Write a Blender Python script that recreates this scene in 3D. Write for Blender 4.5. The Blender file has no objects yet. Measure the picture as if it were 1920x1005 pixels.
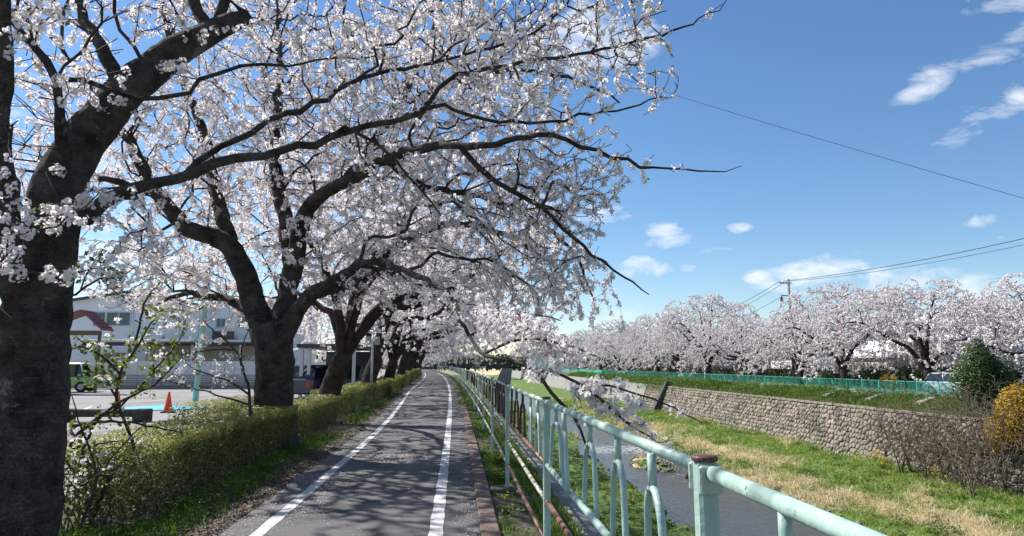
import bpy, math, random
import numpy as np
from mathutils import Vector, Matrix, noise

# ------------------------------------------------------------------ camera, sky, sun, exposure
SC = bpy.context.scene
COL = SC.collection
W0, H0, F0 = 1920.0, 1005.0, 1280.0
PITCH, YAW, EYE = math.atan(181.5 / 1280), math.radians(4.29), 1.5
cd = bpy.data.cameras.new('camera')
cam = bpy.data.objects.new('camera', cd)
COL.objects.link(cam)
cd.sensor_width = 36.0
cd.lens = 36.0 * F0 / W0
cd.clip_start = 0.05
cd.clip_end = 6000
cam.location = (0, 0, EYE)
cam.rotation_euler = (math.pi / 2 + PITCH, 0, -YAW)
SC.camera = cam

SUN_AZ, SUN_EL = math.radians(-52), math.radians(47)      # azimuth from +Y towards +X
sd = bpy.data.lights.new('sun', 'SUN')
sd.energy = 5.0
sd.angle = math.radians(0.53)
sd.color = (1.0, 0.955, 0.89)
sun = bpy.data.objects.new('sun', sd)
COL.objects.link(sun)
sdir = Vector((math.sin(SUN_AZ) * math.cos(SUN_EL), math.cos(SUN_AZ) * math.cos(SUN_EL), math.sin(SUN_EL)))
sun.rotation_euler = sdir.to_track_quat('Z', 'Y').to_euler()

SC.view_settings.view_transform = 'Standard'
SC.view_settings.look = 'None'
SC.view_settings.gamma = 1
SC.view_settings.exposure = 0.76
SC.render.engine = 'CYCLES'
SC.cycles.max_bounces = 6
SC.cycles.transparent_max_bounces = 8

def at(px, py, Y):
    """world point seen at photo pixel (px, py) on the plane y = Y"""
    x, u = px - 960.0, 502.5 - py
    h = F0 * math.cos(PITCH) - u * math.sin(PITCH)
    z = F0 * math.sin(PITCH) + u * math.cos(PITCH)
    r = Vector((x * math.cos(YAW) + h * math.sin(YAW), h * math.cos(YAW) - x * math.sin(YAW), z))
    return r * (Y / r.y) + Vector((0, 0, EYE))

def ray(px, py):
    v = at(px, py, 1.0) - Vector((0, 0, EYE))
    return v.normalized()

# world: physical sky with fair-weather clouds placed by direction
wd = bpy.data.worlds.new('World')
SC.world = wd
wd.use_nodes = True
nt = wd.node_tree
nt.nodes.clear()
N, L = nt.nodes.new, nt.links.new
out = N('ShaderNodeOutputWorld')
bg = N('ShaderNodeBackground')
bg.inputs['Strength'].default_value = 0.086
sky = N('ShaderNodeTexSky')
sky.sky_type = 'NISHITA'
sky.sun_disc = False
sky.sun_elevation = SUN_EL
sky.sun_rotation = SUN_AZ
sky.air_density = 1.0
sky.dust_density = 0.15
sky.ozone_density = 3.6
tc = N('ShaderNodeTexCoord')
def mth(op, a, b=None, c=None, clamp=False):
    n = N('ShaderNodeMath'); n.operation = op; n.use_clamp = clamp
    for i, v in enumerate((a, b, c)):
        if v is None: continue
        if isinstance(v, (int, float)): n.inputs[i].default_value = v
        else: L(v, n.inputs[i])
    return n.outputs[0]
def vmth(op, a, b):
    n = N('ShaderNodeVectorMath'); n.operation = op
    for i, v in enumerate((a, b)):
        if isinstance(v, (tuple, list, Vector)): n.inputs[i].default_value = tuple(v)
        else: L(v, n.inputs[i])
    return n
dirv = tc.outputs['Generated']
nz = N('ShaderNodeTexNoise'); nz.inputs['Scale'].default_value = 15; nz.inputs['Detail'].default_value = 9
nz.inputs['Roughness'].default_value = 0.62; nz.inputs['Distortion'].default_value = 0.5
mp = N('ShaderNodeMapping'); mp.inputs['Scale'].default_value = (1, 1, 2.2)
L(dirv, mp.inputs['Vector']); L(mp.outputs[0], nz.inputs['Vector'])
nb = N('ShaderNodeTexNoise'); nb.inputs['Scale'].default_value = 2.3; nb.inputs['Detail'].default_value = 3
L(mp.outputs[0], nb.inputs['Vector'])
# (px, py, half width px, half height px, slant, strength)
CLOUDS = [(1742, 152, 50, 25, -0.45, .74), (1850, 118, 75, 26, 0.05, .50), (1812, 240, 52, 28, -0.5, .68), (1902, 192, 44, 27, -0.4, .76),
          (1885, 10, 60, 20, 0.2, .7), (1820, 22, 14, 26, 0, .5), (1915, 55, 25, 20, -.3, .6), (1244, 430, 34, 16, 0, 1.0), (1262, 455, 46, 15, 0, .85),
          (1200, 502, 60, 22, 0, .95), (1290, 504, 20, 10, 0, .8), (1388, 428, 24, 11, 0, .75), (1330, 464, 42, 16, 0, .45),
          (1421, 515, 27, 16, 0, .95), (1520, 515, 95, 34, 0, .85), (1610, 490, 20, 18, 0, .5), (1835, 420, 42, 14, 0, .8), (1100, 70, 120, 60, 0, .95),
          (1690, 520, 70, 26, 0, .7), (1900, 440, 40, 18, 0, .5), (1580, 95, 16, 22, 0, .25), (1120, 400, 70, 26, 0, .8), (1890, 540, 90, 24, 0, .8),
          (230, 500, 170, 60, 0, .8), (160, 330, 330, 170, 0, .50), (520, 180, 330, 150, .1, .40), (760, 430, 200, 110, 0, .55), (1140, 590, 120, 40, 0, .5), (1015, 395, 80, 28, 0, .8)]  # broad veils on the left added to pale the sky towards the sun
acc = None
for (cx, cy, hw, hh, sl, st) in CLOUDS:
    c = ray(cx, cy)
    right = c.cross(Vector((0, 0, 1))).normalized()
    up = right.cross(c).normalized()
    e1 = (right * math.cos(sl) - up * math.sin(sl)); e2 = (right * math.sin(sl) + up * math.cos(sl))
    if sl: e1 = right * math.cos(sl) + up * -math.sin(sl)
    d = vmth('SUBTRACT', dirv, c).outputs[0]
    a = mth('MULTIPLY', vmth('DOT_PRODUCT', d, e1).outputs['Value'], 1480.0 / hw)
    b = mth('MULTIPLY', vmth('DOT_PRODUCT', d, e2).outputs['Value'], 1480.0 / hh)
    r2 = mth('ADD', mth('MULTIPLY', a, a), mth('MULTIPLY', b, b))
    g = mth('MULTIPLY', mth('SUBTRACT', 1.0, mth('MULTIPLY', r2, 0.42), clamp=True), st)
    g = mth('MULTIPLY', g, mth('GREATER_THAN', vmth('DOT_PRODUCT', dirv, c).outputs['Value'], 0.2))
    acc = g if acc is None else mth('MAXIMUM', acc, g)
# the rest of the sky (behind and beside the photograph) carries the same scattered clouds
fwd = ray(1250, 300)
away = mth('MULTIPLY', mth('SUBTRACT', 0.70, vmth('DOT_PRODUCT', dirv, fwd).outputs['Value'], clamp=True), 4.0, clamp=True)
scat = mth('MULTIPLY', mth('MULTIPLY', mth('SUBTRACT', nb.outputs['Fac'], 0.52, clamp=True), 6.0, clamp=True), away)
acc = mth('MAXIMUM', acc, scat)
nf = mth('MULTIPLY', mth('SUBTRACT', nz.outputs['Fac'], 0.50), 3.4)
cov = mth('MULTIPLY', mth('SUBTRACT', mth('ADD', mth('MULTIPLY', acc, 1.25), nf), 0.55), .95, clamp=True)
cov = mth('MULTIPLY', cov, mth('MULTIPLY', acc, 2.2, clamp=True))
sepz = N('ShaderNodeSeparateXYZ'); L(dirv, sepz.inputs[0])
mix = N('ShaderNodeMixRGB'); mix.inputs['Color2'].default_value = (7.4, 7.6, 8.0, 1)
mul = mth('MULTIPLY', cov, 0.84)
L(mul, mix.inputs['Fac']); hs = N('ShaderNodeHueSaturation'); hs.inputs['Saturation'].default_value = 1.13; L(sky.outputs[0], hs.inputs['Color']); L(hs.outputs[0], mix.inputs['Color1'])
L(mix.outputs[0], bg.inputs['Color']); L(bg.outputs[0], out.inputs['Surface'])

# ------------------------------------------------------------------ materials
MATS = {}
def new_mat(name):
    m = bpy.data.materials.new(name); m.use_nodes = True; MATS[name] = m
    nt = m.node_tree; return m, nt, nt.nodes['Principled BSDF'], nt.nodes['Material Output']

def M(name, c1, c2=None, scale=6.0, rough=0.8, bump=0.0, bscale=None, metal=0.0, stretch=(1, 1, 1), c3=None, c3scale=1.0, c3lo=.55, c3hi=.65,
      detail=6, spec=0.35, attr=None, transl=0.0, lo=.35, hi=.65, island=0.0):
    """two-tone noise material, optional third tone in patches, optional per-vertex attribute that drives the two tones"""
    m, nt, p, o = new_mat(name)
    N, L = nt.nodes.new, nt.links.new
    c2 = c2 or c1
    tc = N('ShaderNodeTexCoord'); mp = N('ShaderNodeMapping'); mp.inputs['Scale'].default_value = stretch
    L(tc.outputs['Object'], mp.inputs['Vector'])
    nz = N('ShaderNodeTexNoise'); nz.inputs['Scale'].default_value = scale; nz.inputs['Detail'].default_value = detail
    nz.inputs['Roughness'].default_value = .65
    L(mp.outputs[0], nz.inputs['Vector'])
    cr = N('ShaderNodeValToRGB')
    cr.color_ramp.elements[0].position = lo; cr.color_ramp.elements[1].position = hi
    cr.color_ramp.elements[0].color = (*c1, 1); cr.color_ramp.elements[1].color = (*c2, 1)
    if attr:
        at_ = N('ShaderNodeAttribute'); at_.attribute_name = attr
        if attr == 'tone':
            cr.color_ramp.elements[0].position = 0; cr.color_ramp.elements[1].position = 1
        L(at_.outputs['Fac'], cr.inputs[0])
    else: L(nz.outputs['Fac'], cr.inputs[0])
    col = cr.outputs[0]
    if island:
        gm = N('ShaderNodeNewGeometry'); hs = N('ShaderNodeHueSaturation')
        mr = N('ShaderNodeMapRange'); mr.inputs['To Min'].default_value = 1 - island; mr.inputs['To Max'].default_value = 1 + island
        L(gm.outputs['Random Per Island'], mr.inputs['Value']); L(mr.outputs[0], hs.inputs['Value']); L(col, hs.inputs['Color']); col = hs.outputs[0]
    if c3:
        n3 = N('ShaderNodeTexNoise'); n3.inputs['Scale'].default_value = c3scale; n3.inputs['Detail'].default_value = 8; n3.inputs['Roughness'].default_value = .7
        L(mp.outputs[0], n3.inputs['Vector'])
        r3 = N('ShaderNodeValToRGB'); r3.color_ramp.elements[0].position = c3lo; r3.color_ramp.elements[1].position = c3hi
        L(n3.outputs['Fac'], r3.inputs[0])
        mx = N('ShaderNodeMixRGB'); L(r3.outputs[0], mx.inputs['Fac']); L(col, mx.inputs['Color1']); mx.inputs['Color2'].default_value = (*c3, 1)
        col = mx.outputs[0]
    L(col, p.inputs['Base Color'])
    p.inputs['Roughness'].default_value = rough; p.inputs['Metallic'].default_value = metal
    p.inputs['Specular IOR Level'].default_value = spec
    if bump:
        nb = N('ShaderNodeTexNoise'); nb.inputs['Scale'].default_value = bscale or scale * 3; nb.inputs['Detail'].default_value = 6
        L(mp.outputs[0], nb.inputs['Vector'])
        b = N('ShaderNodeBump'); b.inputs['Strength'].default_value = bump; b.inputs['Distance'].default_value = .02
        L(nb.outputs['Fac'], b.inputs['Height']); L(b.outputs[0], p.inputs['Normal'])
    if transl:
        t = N('ShaderNodeBsdfTranslucent'); L(col, t.inputs['Color'])
        ms = N('ShaderNodeMixShader'); ms.inputs[0].default_value = transl
        L(p.outputs[0], ms.inputs[1]); L(t.outputs[0], ms.inputs[2]); L(ms.outputs[0], o.inputs['Surface'])
    return m

blossom = M('blossom', (.84, .765, .77), (.94, .91, .90), attr='tone', rough=.7, transl=.48, spec=.1)
blossom_far = M('blossom_far', (.71, .63, .64), (.91, .87, .868), attr='tone', rough=.8, transl=.25, spec=.1)
young_leaf = M('young_leaf', (.10, .16, .02), (.26, .30, .05), attr='tone', rough=.5, transl=.45)
calyx = M('calyx', (.22, .06, .05), (.30, .12, .06), rough=.6)

def bark_mat(name, a, b, lich, lichlo):
    m = M(name, a, b, scale=5, rough=.95, bump=.0, c3=lich, c3scale=3.2, c3lo=lichlo, c3hi=lichlo + .035, spec=.12)
    nt = m.node_tree; N, L = nt.nodes.new, nt.links.new
    p = nt.nodes['Principled BSDF']
    tc = N('ShaderNodeTexCoord')
    mp = N('ShaderNodeMapping'); mp.inputs['Scale'].default_value = (5, 5, 42); L(tc.outputs['Object'], mp.inputs[0])
    n1 = N('ShaderNodeTexNoise'); n1.inputs['Scale'].default_value = 1.0; n1.inputs['Detail'].default_value = 5; L(mp.outputs[0], n1.inputs[0])
    n2 = N('ShaderNodeTexNoise'); n2.inputs['Scale'].default_value = 14; n2.inputs['Detail'].default_value = 8; L(tc.outputs['Object'], n2.inputs[0])
    v = N('ShaderNodeTexVoronoi'); v.inputs['Scale'].default_value = 16; v.feature = 'DISTANCE_TO_EDGE'
    mpv = N('ShaderNodeMapping'); mpv.inputs['Scale'].default_value = (1, 1, .35); L(n2.outputs['Color'], mpv.inputs['Location']); L(tc.outputs['Object'], mpv.inputs[0]); L(mpv.outputs[0], v.inputs[0])
    ad = N('ShaderNodeMath'); ad.operation = 'ADD'; L(n1.outputs['Fac'], ad.inputs[0]); L(n2.outputs['Fac'], ad.inputs[1])
    mn = N('ShaderNodeMath'); mn.operation = 'MINIMUM'; mn.inputs[1].default_value = .16; L(v.outputs['Distance'], mn.inputs[0])
    ma = N('ShaderNodeMath'); ma.operation = 'MULTIPLY_ADD'; ma.inputs[1].default_value = 3.0; L(mn.outputs[0], ma.inputs[0]); L(ad.outputs[0], ma.inputs[2])
    src = p.inputs['Base Color'].links[0].from_socket
    rb = N('ShaderNodeMapRange'); rb.inputs['From Min'].default_value = .56; rb.inputs['From Max'].default_value = .72; rb.inputs['To Max'].default_value = .55; L(n1.outputs['Fac'], rb.inputs[0])
    xb = N('ShaderNodeMixRGB'); L(rb.outputs[0], xb.inputs[0]); L(src, xb.inputs[1]); xb.inputs[2].default_value = (.23, .20, .17, 1)
    rc = N('ShaderNodeMapRange'); rc.inputs['From Min'].default_value = .07; rc.inputs['From Max'].default_value = .0; rc.inputs['To Max'].default_value = .8; L(v.outputs['Distance'], rc.inputs[0])
    xc = N('ShaderNodeMixRGB'); L(rc.outputs[0], xc.inputs[0]); L(xb.outputs[0], xc.inputs[1]); xc.inputs[2].default_value = (.018, .015, .013, 1); L(xc.outputs[0], p.inputs['Base Color'])
    b = N('ShaderNodeBump'); b.inputs['Strength'].default_value = 1; b.inputs['Distance'].default_value = .06
    L(ma.outputs[0], b.inputs['Height']); L(b.outputs[0], p.inputs['Normal'])
    return m
bark = bark_mat('bark', (.052, .044, .040), (.21, .18, .157), (.34, .35, .30), .605)
bark_far = M('bark_far', (.02, .016, .014), (.06, .05, .044), scale=4, rough=.95, bump=.6, spec=.1)
twigm = M('twig_bark', (.035, .026, .024), (.085, .065, .058), scale=9, rough=.9, spec=.15)

asphalt = M('path_asphalt', (.10, .098, .099), (.185, .18, .178), scale=170, rough=.93, bump=.55, bscale=240, c3=(.085, .083, .084), c3scale=1.1, c3lo=.46, c3hi=.60, spec=.2)
lot_asphalt = M('lot_asphalt', (.20, .19, .185), (.29, .275, .265), scale=60, rough=.95, bump=.2, c3=(.17, .165, .165), c3scale=.22, c3lo=.5, c3hi=.58)
def worn_paint():
    m = M('line_paint', (.42, .42, .42), (.66, .66, .66), scale=14, rough=.8, bump=.4, bscale=200, c3=(.20, .195, .195), c3scale=22, c3lo=.55, c3hi=.63)
    return m
paint = worn_paint()
kerbm = M('kerb_brick', (.13, .085, .075), (.22, .15, .135), scale=14, rough=.92, bump=.5, c3=(.10, .11, .06), c3scale=7, c3lo=.56, c3hi=.66, island=.0)
dirt = M('dirt', (.06, .048, .036), (.14, .115, .085), scale=9, rough=.98, bump=.8, c3=(.05, .075, .022), c3scale=2.2, c3lo=.46, c3hi=.58)
concrete = M('concrete', (.20, .195, .18), (.31, .30, .28), scale=4, rough=.93, bump=.3, c3=(.10, .10, .08), c3scale=1.6, c3lo=.55, c3hi=.7)
footing_c = M('footing_concrete', (.07, .07, .065), (.15, .145, .13), scale=9, rough=.95, bump=.5, c3=(.05, .06, .03), c3scale=5)
flood = M('floodplain_soil', (.09, .145, .025), (.40, .32, .19), attr='dryness', rough=.98, bump=.9, bscale=14)
stonem = M('wall_stone', (.12, .105, .085), (.36, .31, .25), scale=2.2, rough=.95, bump=.75, bscale=16, c3=(.085, .08, .06), c3scale=.55, c3lo=.5, c3hi=.68, detail=10, island=.30)
stonem2 = M('wall_stone_lone', (.145, .12, .095), (.34, .29, .235), scale=1.7, rough=.95, bump=.75, bscale=16, c3=(.12, .11, .075), c3scale=.8, c3lo=.55, c3hi=.72, detail=10)
mortar = M('wall_mortar', (.055, .048, .035), (.115, .10, .078), scale=3, rough=.98, bump=.6)
rock = M('river_rock', (.08, .075, .07), (.24, .225, .21), scale=4, rough=.85, bump=.6, island=.3)
grass_m = M('grass_blade', (.17, .27, .03), (.66, .54, .35), attr='tone', rough=.6, transl=.35, spec=.2)
lush_m = M('lush_blade', (.04, .10, .014), (.21, .30, .04), attr='tone', rough=.55, transl=.42, spec=.25)
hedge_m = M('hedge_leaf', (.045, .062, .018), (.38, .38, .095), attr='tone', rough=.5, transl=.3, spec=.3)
ever_m = M('evergreen_leaf', (.02, .045, .012), (.10, .15, .035), attr='tone', rough=.42, transl=.25, spec=.4)
gold_m = M('gold_leaf', (.30, .17, .015), (.62, .43, .06), attr='tone', rough=.55, transl=.4)
yellow_m = M('yellow_petal', (.75, .55, .02), (.85, .68, .06), rough=.6, transl=.3)
petal_m = M('fallen_petal', (.62, .50, .53), (.82, .72, .74), attr='tone', rough=.8)
stem_m = M('bare_stem', (.09, .065, .05), (.20, .155, .12), scale=6, rough=.9)
cable_m = M('cable_black', (.015, .015, .016), rough=.7)

def painted(name, a, b, rust, lo, hi, scale):
    m = M(name, a, b, scale=5, rough=.46, bump=.2, bscale=45, c3=rust, c3scale=scale, c3lo=lo, c3hi=hi, spec=.42, detail=8)
    nt = m.node_tree; N, L = nt.nodes.new, nt.links.new; p = nt.nodes['Principled BSDF']; src = p.inputs['Base Color'].links[0].from_socket
    tc = N('ShaderNodeTexCoord')
    def layer(src, sc, lo_, hi_, col, st, fac=1.0):
        mp = N('ShaderNodeMapping'); mp.inputs['Scale'].default_value = st; L(tc.outputs['Object'], mp.inputs[0])
        n = N('ShaderNodeTexNoise'); n.inputs['Scale'].default_value = sc; n.inputs['Detail'].default_value = 7; n.inputs['Roughness'].default_value = .7; L(mp.outputs[0], n.inputs[0])
        r = N('ShaderNodeMapRange'); r.inputs['From Min'].default_value = lo_; r.inputs['From Max'].default_value = hi_; r.inputs['To Max'].default_value = fac; L(n.outputs['Fac'], r.inputs[0])
        x = N('ShaderNodeMixRGB'); L(r.outputs[0], x.inputs[0]); L(src, x.inputs[1]); x.inputs[2].default_value = (*col, 1); return x.outputs[0]
    s_ = layer(src, 4, .42, .75, tuple(q * .55 for q in a), (3, 3, .7), .75)
    s_ = layer(s_, 38, .64, .69, rust, (1, 1, 1), .9)
    s_ = layer(s_, 16, .63, .72, tuple(min(1, q * 1.5 + .05) for q in a), (1, 1, 1), .5)
    L(s_, p.inputs['Base Color'])
    return m
mint = painted('mint_paint', (.31, .455, .395), (.385, .53, .465), (.10, .045, .025), .62, .655, 7.5)
mint_pale = painted('mint_paint_chipped', (.36, .45, .385), (.45, .52, .445), (.115, .055, .032), .57, .62, 9)
rusty = painted('rusty_rail', (.135, .058, .038), (.24, .105, .07), (.46, .50, .43), .63, .66, 5)
rust_dark = painted('rust_dark', (.05, .02, .014), (.10, .042, .03), (.30, .33, .28), .66, .69, 8)
rust_cream = painted('cream_rust_rail', (.50, .49, .40), (.60, .58, .48), (.15, .06, .04), .50, .55, 7)
capm = painted('rust_cap', (.09, .03, .024), (.15, .05, .038), (.06, .025, .02), .55, .65, 8)
green_p = painted('green_fence_paint', (.05, .42, .31), (.07, .50, .37), (.10, .22, .17), .68, .72, 3)
pole_green = painted('pole_green_paint', (.26, .44, .31), (.31, .50, .37), (.36, .48, .40), .62, .7, 3)

def simple(name, c, rough=.6, metal=0., spec=.4, bump=0, scale=20, v=.12):
    return M(name, tuple(x * (1 - v) for x in c), tuple(min(1, x * (1 + v)) for x in c), scale=scale, rough=rough, metal=metal, spec=spec, bump=bump)
galv = simple('galvanised', (.42, .44, .46), .45, .6)
wall_w = M('white_siding', (.82, .82, .83), (.87, .87, .88), scale=1.2, rough=.8, c3=(.76, .76, .77), c3scale=.5, c3lo=.5, c3hi=.8)
wall_b = M('beige_plaster', (.42, .38, .32), (.50, .46, .39), scale=2, rough=.9)
wall_pale = M('pale_render', (.66, .65, .62), (.74, .73, .70), scale=1.5, rough=.85)
roof_dark = simple('dark_roof', (.06, .075, .07), .6)
roof_red = simple('red_roof', (.24, .075, .065), .6)
wood_b = simple('brown_wood', (.16, .10, .06), .8, bump=.3)
wood_d = M('dark_timber', (.035, .03, .027), (.085, .072, .06), scale=7, rough=.95, bump=.5)
slatm = simple('grey_slat', (.20, .19, .19), .6)
brownm = simple('brown_balcony', (.11, .085, .075), .6)
panel_w = M('white_panel', (.62, .62, .64), (.68, .68, .70), scale=1.3, rough=.6)
glass_t = simple('teal_glass', (.05, .10, .11), .08, 0, .7)
glass_d = simple('dark_glass', (.015, .018, .022), .06, 0, .8)
frame_w = simple('white_frame', (.62, .62, .62), .5)
van_green = simple('green_car_paint', (.30, .52, .24), .3)
van_white = simple('white_car_paint', (.75, .76, .76), .3)
navy = simple('navy_car_paint', (.02, .028, .05), .18, 0, .7)
silver = simple('silver_car_paint', (.50, .52, .54), .3, .3)
tyre = simple('tyre_rubber', (.02, .02, .02), .85)
rimm = simple('wheel_rim', (.40, .40, .42), .35, .7)
redlamp = simple('red_lens', (.45, .02, .02), .25)
clearlamp = simple('clear_lens', (.75, .75, .72), .15)
cone_m = simple('cone_red', (.80, .075, .03), .5)
blue_m = M('blue_sheet', (.02, .32, .62), (.06, .50, .80), scale=6, rough=.55, bump=.6, bscale=5)
metal_dark = simple('dark_steel', (.05, .055, .06), .55, .2)
sign_b = simple('sign_back', (.30, .315, .33), .5, .4)
pole_c = simple('concrete_pole', (.23, .22, .21), .9)

def water_mat():
    m, nt, p, o = new_mat('river_water')
    N, L = nt.nodes.new, nt.links.new
    tc = N('ShaderNodeTexCoord')
    mp = N('ShaderNodeMapping'); mp.inputs['Scale'].default_value = (1, .45, 1); L(tc.outputs['Object'], mp.inputs[0])
    n1 = N('ShaderNodeTexNoise'); n1.inputs['Scale'].default_value = 5; n1.inputs['Detail'].default_value = 6; L(mp.outputs[0], n1.inputs[0])
    at_ = N('ShaderNodeAttribute'); at_.attribute_name = 'foam'
    n2 = N('ShaderNodeTexNoise'); n2.inputs['Scale'].default_value = 3.2; n2.inputs['Detail'].default_value = 10; n2.inputs['Roughness'].default_value = .75; L(tc.outputs['Object'], n2.inputs[0])
    mu = N('ShaderNodeMath'); mu.operation = 'MULTIPLY'; L(at_.outputs['Fac'], mu.inputs[0]); L(n2.outputs['Fac'], mu.inputs[1])
    r = N('ShaderNodeValToRGB'); r.color_ramp.elements[0].position = .46; r.color_ramp.elements[1].position = .66; L(mu.outputs[0], r.inputs[0])
    mx = N('ShaderNodeMixRGB'); mx.inputs[1].default_value = (.045, .05, .048, 1); mx.inputs[2].default_value = (.72, .75, .78, 1); L(r.outputs[0], mx.inputs[0])
    L(mx.outputs[0], p.inputs['Base Color'])
    mr = N('ShaderNodeMapRange'); mr.inputs['To Min'].default_value = .12; mr.inputs['To Max'].default_value = .7; L(r.outputs[0], mr.inputs[0]); L(mr.outputs[0], p.inputs['Roughness'])
    p.inputs['IOR'].default_value = 1.33; p.inputs['Specular IOR Level'].default_value = .55
    b = N('ShaderNodeBump'); b.inputs['Strength'].default_value = .5; b.inputs['Distance'].default_value = .06
    L(n1.outputs['Fac'], b.inputs['Height']); L(b.outputs[0], p.inputs['Normal'])
    return m
water_m = water_mat()

# ------------------------------------------------------------------ mesh helpers
RNG = np.random.default_rng(7)
random.seed(5)

def np_mesh(name, V, faces, mats, smooth=False, attrs=None, mi=None):
    """V (n,3); faces: int array (m,k) or list of such arrays"""
    if not isinstance(faces, list): faces = [faces]
    me = bpy.data.meshes.new(name)
    V = np.asarray(V, dtype=np.float32)
    loops = np.concatenate([f.ravel() for f in faces]).astype(np.int32)
    tot = np.concatenate([np.full(len(f), f.shape[1]) for f in faces]).astype(np.int32)
    st = np.concatenate([[0], np.cumsum(tot)[:-1]]).astype(np.int32)
    me.vertices.add(len(V)); me.vertices.foreach_set('co', V.ravel())
    me.loops.add(len(loops)); me.loops.foreach_set('vertex_index', loops)
    me.polygons.add(len(tot)); me.polygons.foreach_set('loop_start', st)
    if smooth: me.polygons.foreach_set('use_smooth', np.ones(len(tot), dtype=bool))
    for m in (mats if isinstance(mats, (list, tuple)) else [mats]): me.materials.append(m)
    if mi is not None: me.polygons.foreach_set('material_index', np.asarray(mi, dtype=np.int32))
    me.update(calc_edges=True)
    for k, a in (attrs or {}).items():
        at_ = me.attributes.new(k, 'FLOAT', 'POINT'); at_.data.foreach_set('value', np.asarray(a, dtype=np.float32))
    return me

def link(name, me, parent=None, loc=None, kind=None, label=None):
    o = bpy.data.objects.new(name, me); COL.objects.link(o)
    if parent is not None: o.parent = parent
    if loc is not None: o.location = loc
    if kind: o['kind'] = kind
    if label: o['label'] = label
    return o

def thing(name, label, cat, loc=(0, 0, 0), rz=0.0, group=None):
    o = bpy.data.objects.new(name, None); COL.objects.link(o)
    o.location = loc; o.rotation_euler = (0, 0, rz); o.empty_display_size = .2
    o['label'] = label; o['category'] = cat
    if group: o['group'] = group
    return o

def tag(o, label, cat=None, group=None, kind=None):
    o['label'] = label
    if cat: o['category'] = cat
    if group: o['group'] = group
    if kind: o['kind'] = kind
    return o

class MB:
    """collects simple solids into one mesh"""
    def __init__(s): s.v = []; s.f = []; s.m = []; s.sm = []
    def add(s, V, F, mi=0, sm=False):
        n = len(s.v); s.v += [tuple(p) for p in V]; s.f += [tuple(i + n for i in f) for f in F]
        s.m += [mi] * len(F); s.sm += [sm] * len(F); return s
    def box(s, x0, x1, y0, y1, z0, z1, mi=0, bev=0.0):
        if bev <= 0:
            V = [(x, y, z) for z in (z0, z1) for y in (y0, y1) for x in (x0, x1)]
            return s.add(V, [(0, 2, 3, 1), (4, 5, 7, 6), (0, 1, 5, 4), (2, 6, 7, 3), (0, 4, 6, 2), (1, 3, 7, 5)], mi)
        b = bev
        def ring(z, k): return [(x0 + k, y0 + b if k == 0 else y0 + k, z)] if 0 else None
        V = []; F = []
        for (z, i) in ((z0, b), (z0 + b, 0), (z1 - b, 0), (z1, b)):
            V += [(x0 + i + b, y0 + i, z), (x1 - i - b, y0 + i, z), (x1 - i, y0 + i + b, z), (x1 - i, y1 - i - b, z),
                  (x1 - i - b, y1 - i, z), (x0 + i + b, y1 - i, z), (x0 + i, y1 - i - b, z), (x0 + i, y0 + i + b, z)]
        for r in range(3):
            for k in range(8):
                a = r * 8 + k; c = r * 8 + (k + 1) % 8; F.append((a, c, c + 8, a + 8))
        F.append(tuple(range(7, -1, -1))); F.append(tuple(range(24, 32)))
        return s.add(V, F, mi)
    def tube(s, P, R, n=10, mi=0, caps=True, sm=True, rnd=0.0):
        P = [Vector(p) for p in P]
        if not isinstance(R, (list, tuple)): R = [R] * len(P)
        V = []; F = []
        t0 = (P[1] - P[0]).normalized()
        u = t0.orthogonal().normalized()
        if abs(t0.z) < .9: u = Vector((0, 0, 1)) - t0 * t0.z; u.normalize()
        for i, p in enumerate(P):
            t = ((P[min(i + 1, len(P) - 1)] - P[max(i - 1, 0)])).normalized()
            u = (u - t * u.dot(t)).normalized(); w = t.cross(u)
            for k in range(n):
                a = 2 * math.pi * k / n; V.append(p + (u * math.cos(a) + w * math.sin(a)) * R[i])
        for i in range(len(P) - 1):
            for k in range(n):
                a = i * n + k; b = i * n + (k + 1) % n; F.append((a, b, b + n, a + n))
        s.add(V, F, mi, sm)
        if caps:
            b0 = len(s.v) - len(V)
            s.f.append(tuple(b0 + k for k in range(n - 1, -1, -1))); s.m.append(mi); s.sm.append(False)
            e = b0 + (len(P) - 1) * n
            s.f.append(tuple(e + k for k in range(n))); s.m.append(mi); s.sm.append(False)
        return s
    def lathe(s, c, prof, n=16, mi=0, sm=True):
        c = Vector(c); V = []; F = []
        for (r, z) in prof:
            for k in range(n):
                a = 2 * math.pi * k / n; V.append((c.x + r * math.cos(a), c.y + r * math.sin(a), c.z + z))
        for i in range(len(prof) - 1):
            for k in range(n):
                a = i * n + k; b = i * n + (k + 1) % n; F.append((a, b, b + n, a + n))
        F.append(tuple(range(n - 1, -1, -1))); m_ = (len(prof) - 1) * n; F.append(tuple(m_ + k for k in range(n)))
        return s.add(V, F, mi, sm)
    def prism(s, poly, h0, h1, axis='z', mi=0):
        """poly in 2-D, extruded along axis"""
        def P(a, b, h): return {'z': (a, b, h), 'y': (a, h, b), 'x': (h, a, b)}[axis]
        n = len(poly); V = [P(a, b, h0) for a, b in poly] + [P(a, b, h1) for a, b in poly]
        F = [tuple(range(n)), tuple(range(2 * n - 1, n - 1, -1))] + [(i, i + n, (i + 1) % n + n, (i + 1) % n) for i in range(n)]
        return s.add(V, F, mi)
    def mesh(s, name, mats):
        me = bpy.data.meshes.new(name); me.from_pydata(s.v, [], s.f)
        for m in (mats if isinstance(mats, (list, tuple)) else [mats]): me.materials.append(m)
        me.polygons.foreach_set('material_index', s.m); me.polygons.foreach_set('use_smooth', s.sm); me.update()
        return me
    def build(s, name, mats, parent=None, loc=None, kind=None, label=None):
        return link(name, s.mesh(name, mats), parent, loc, kind, label)

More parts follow.
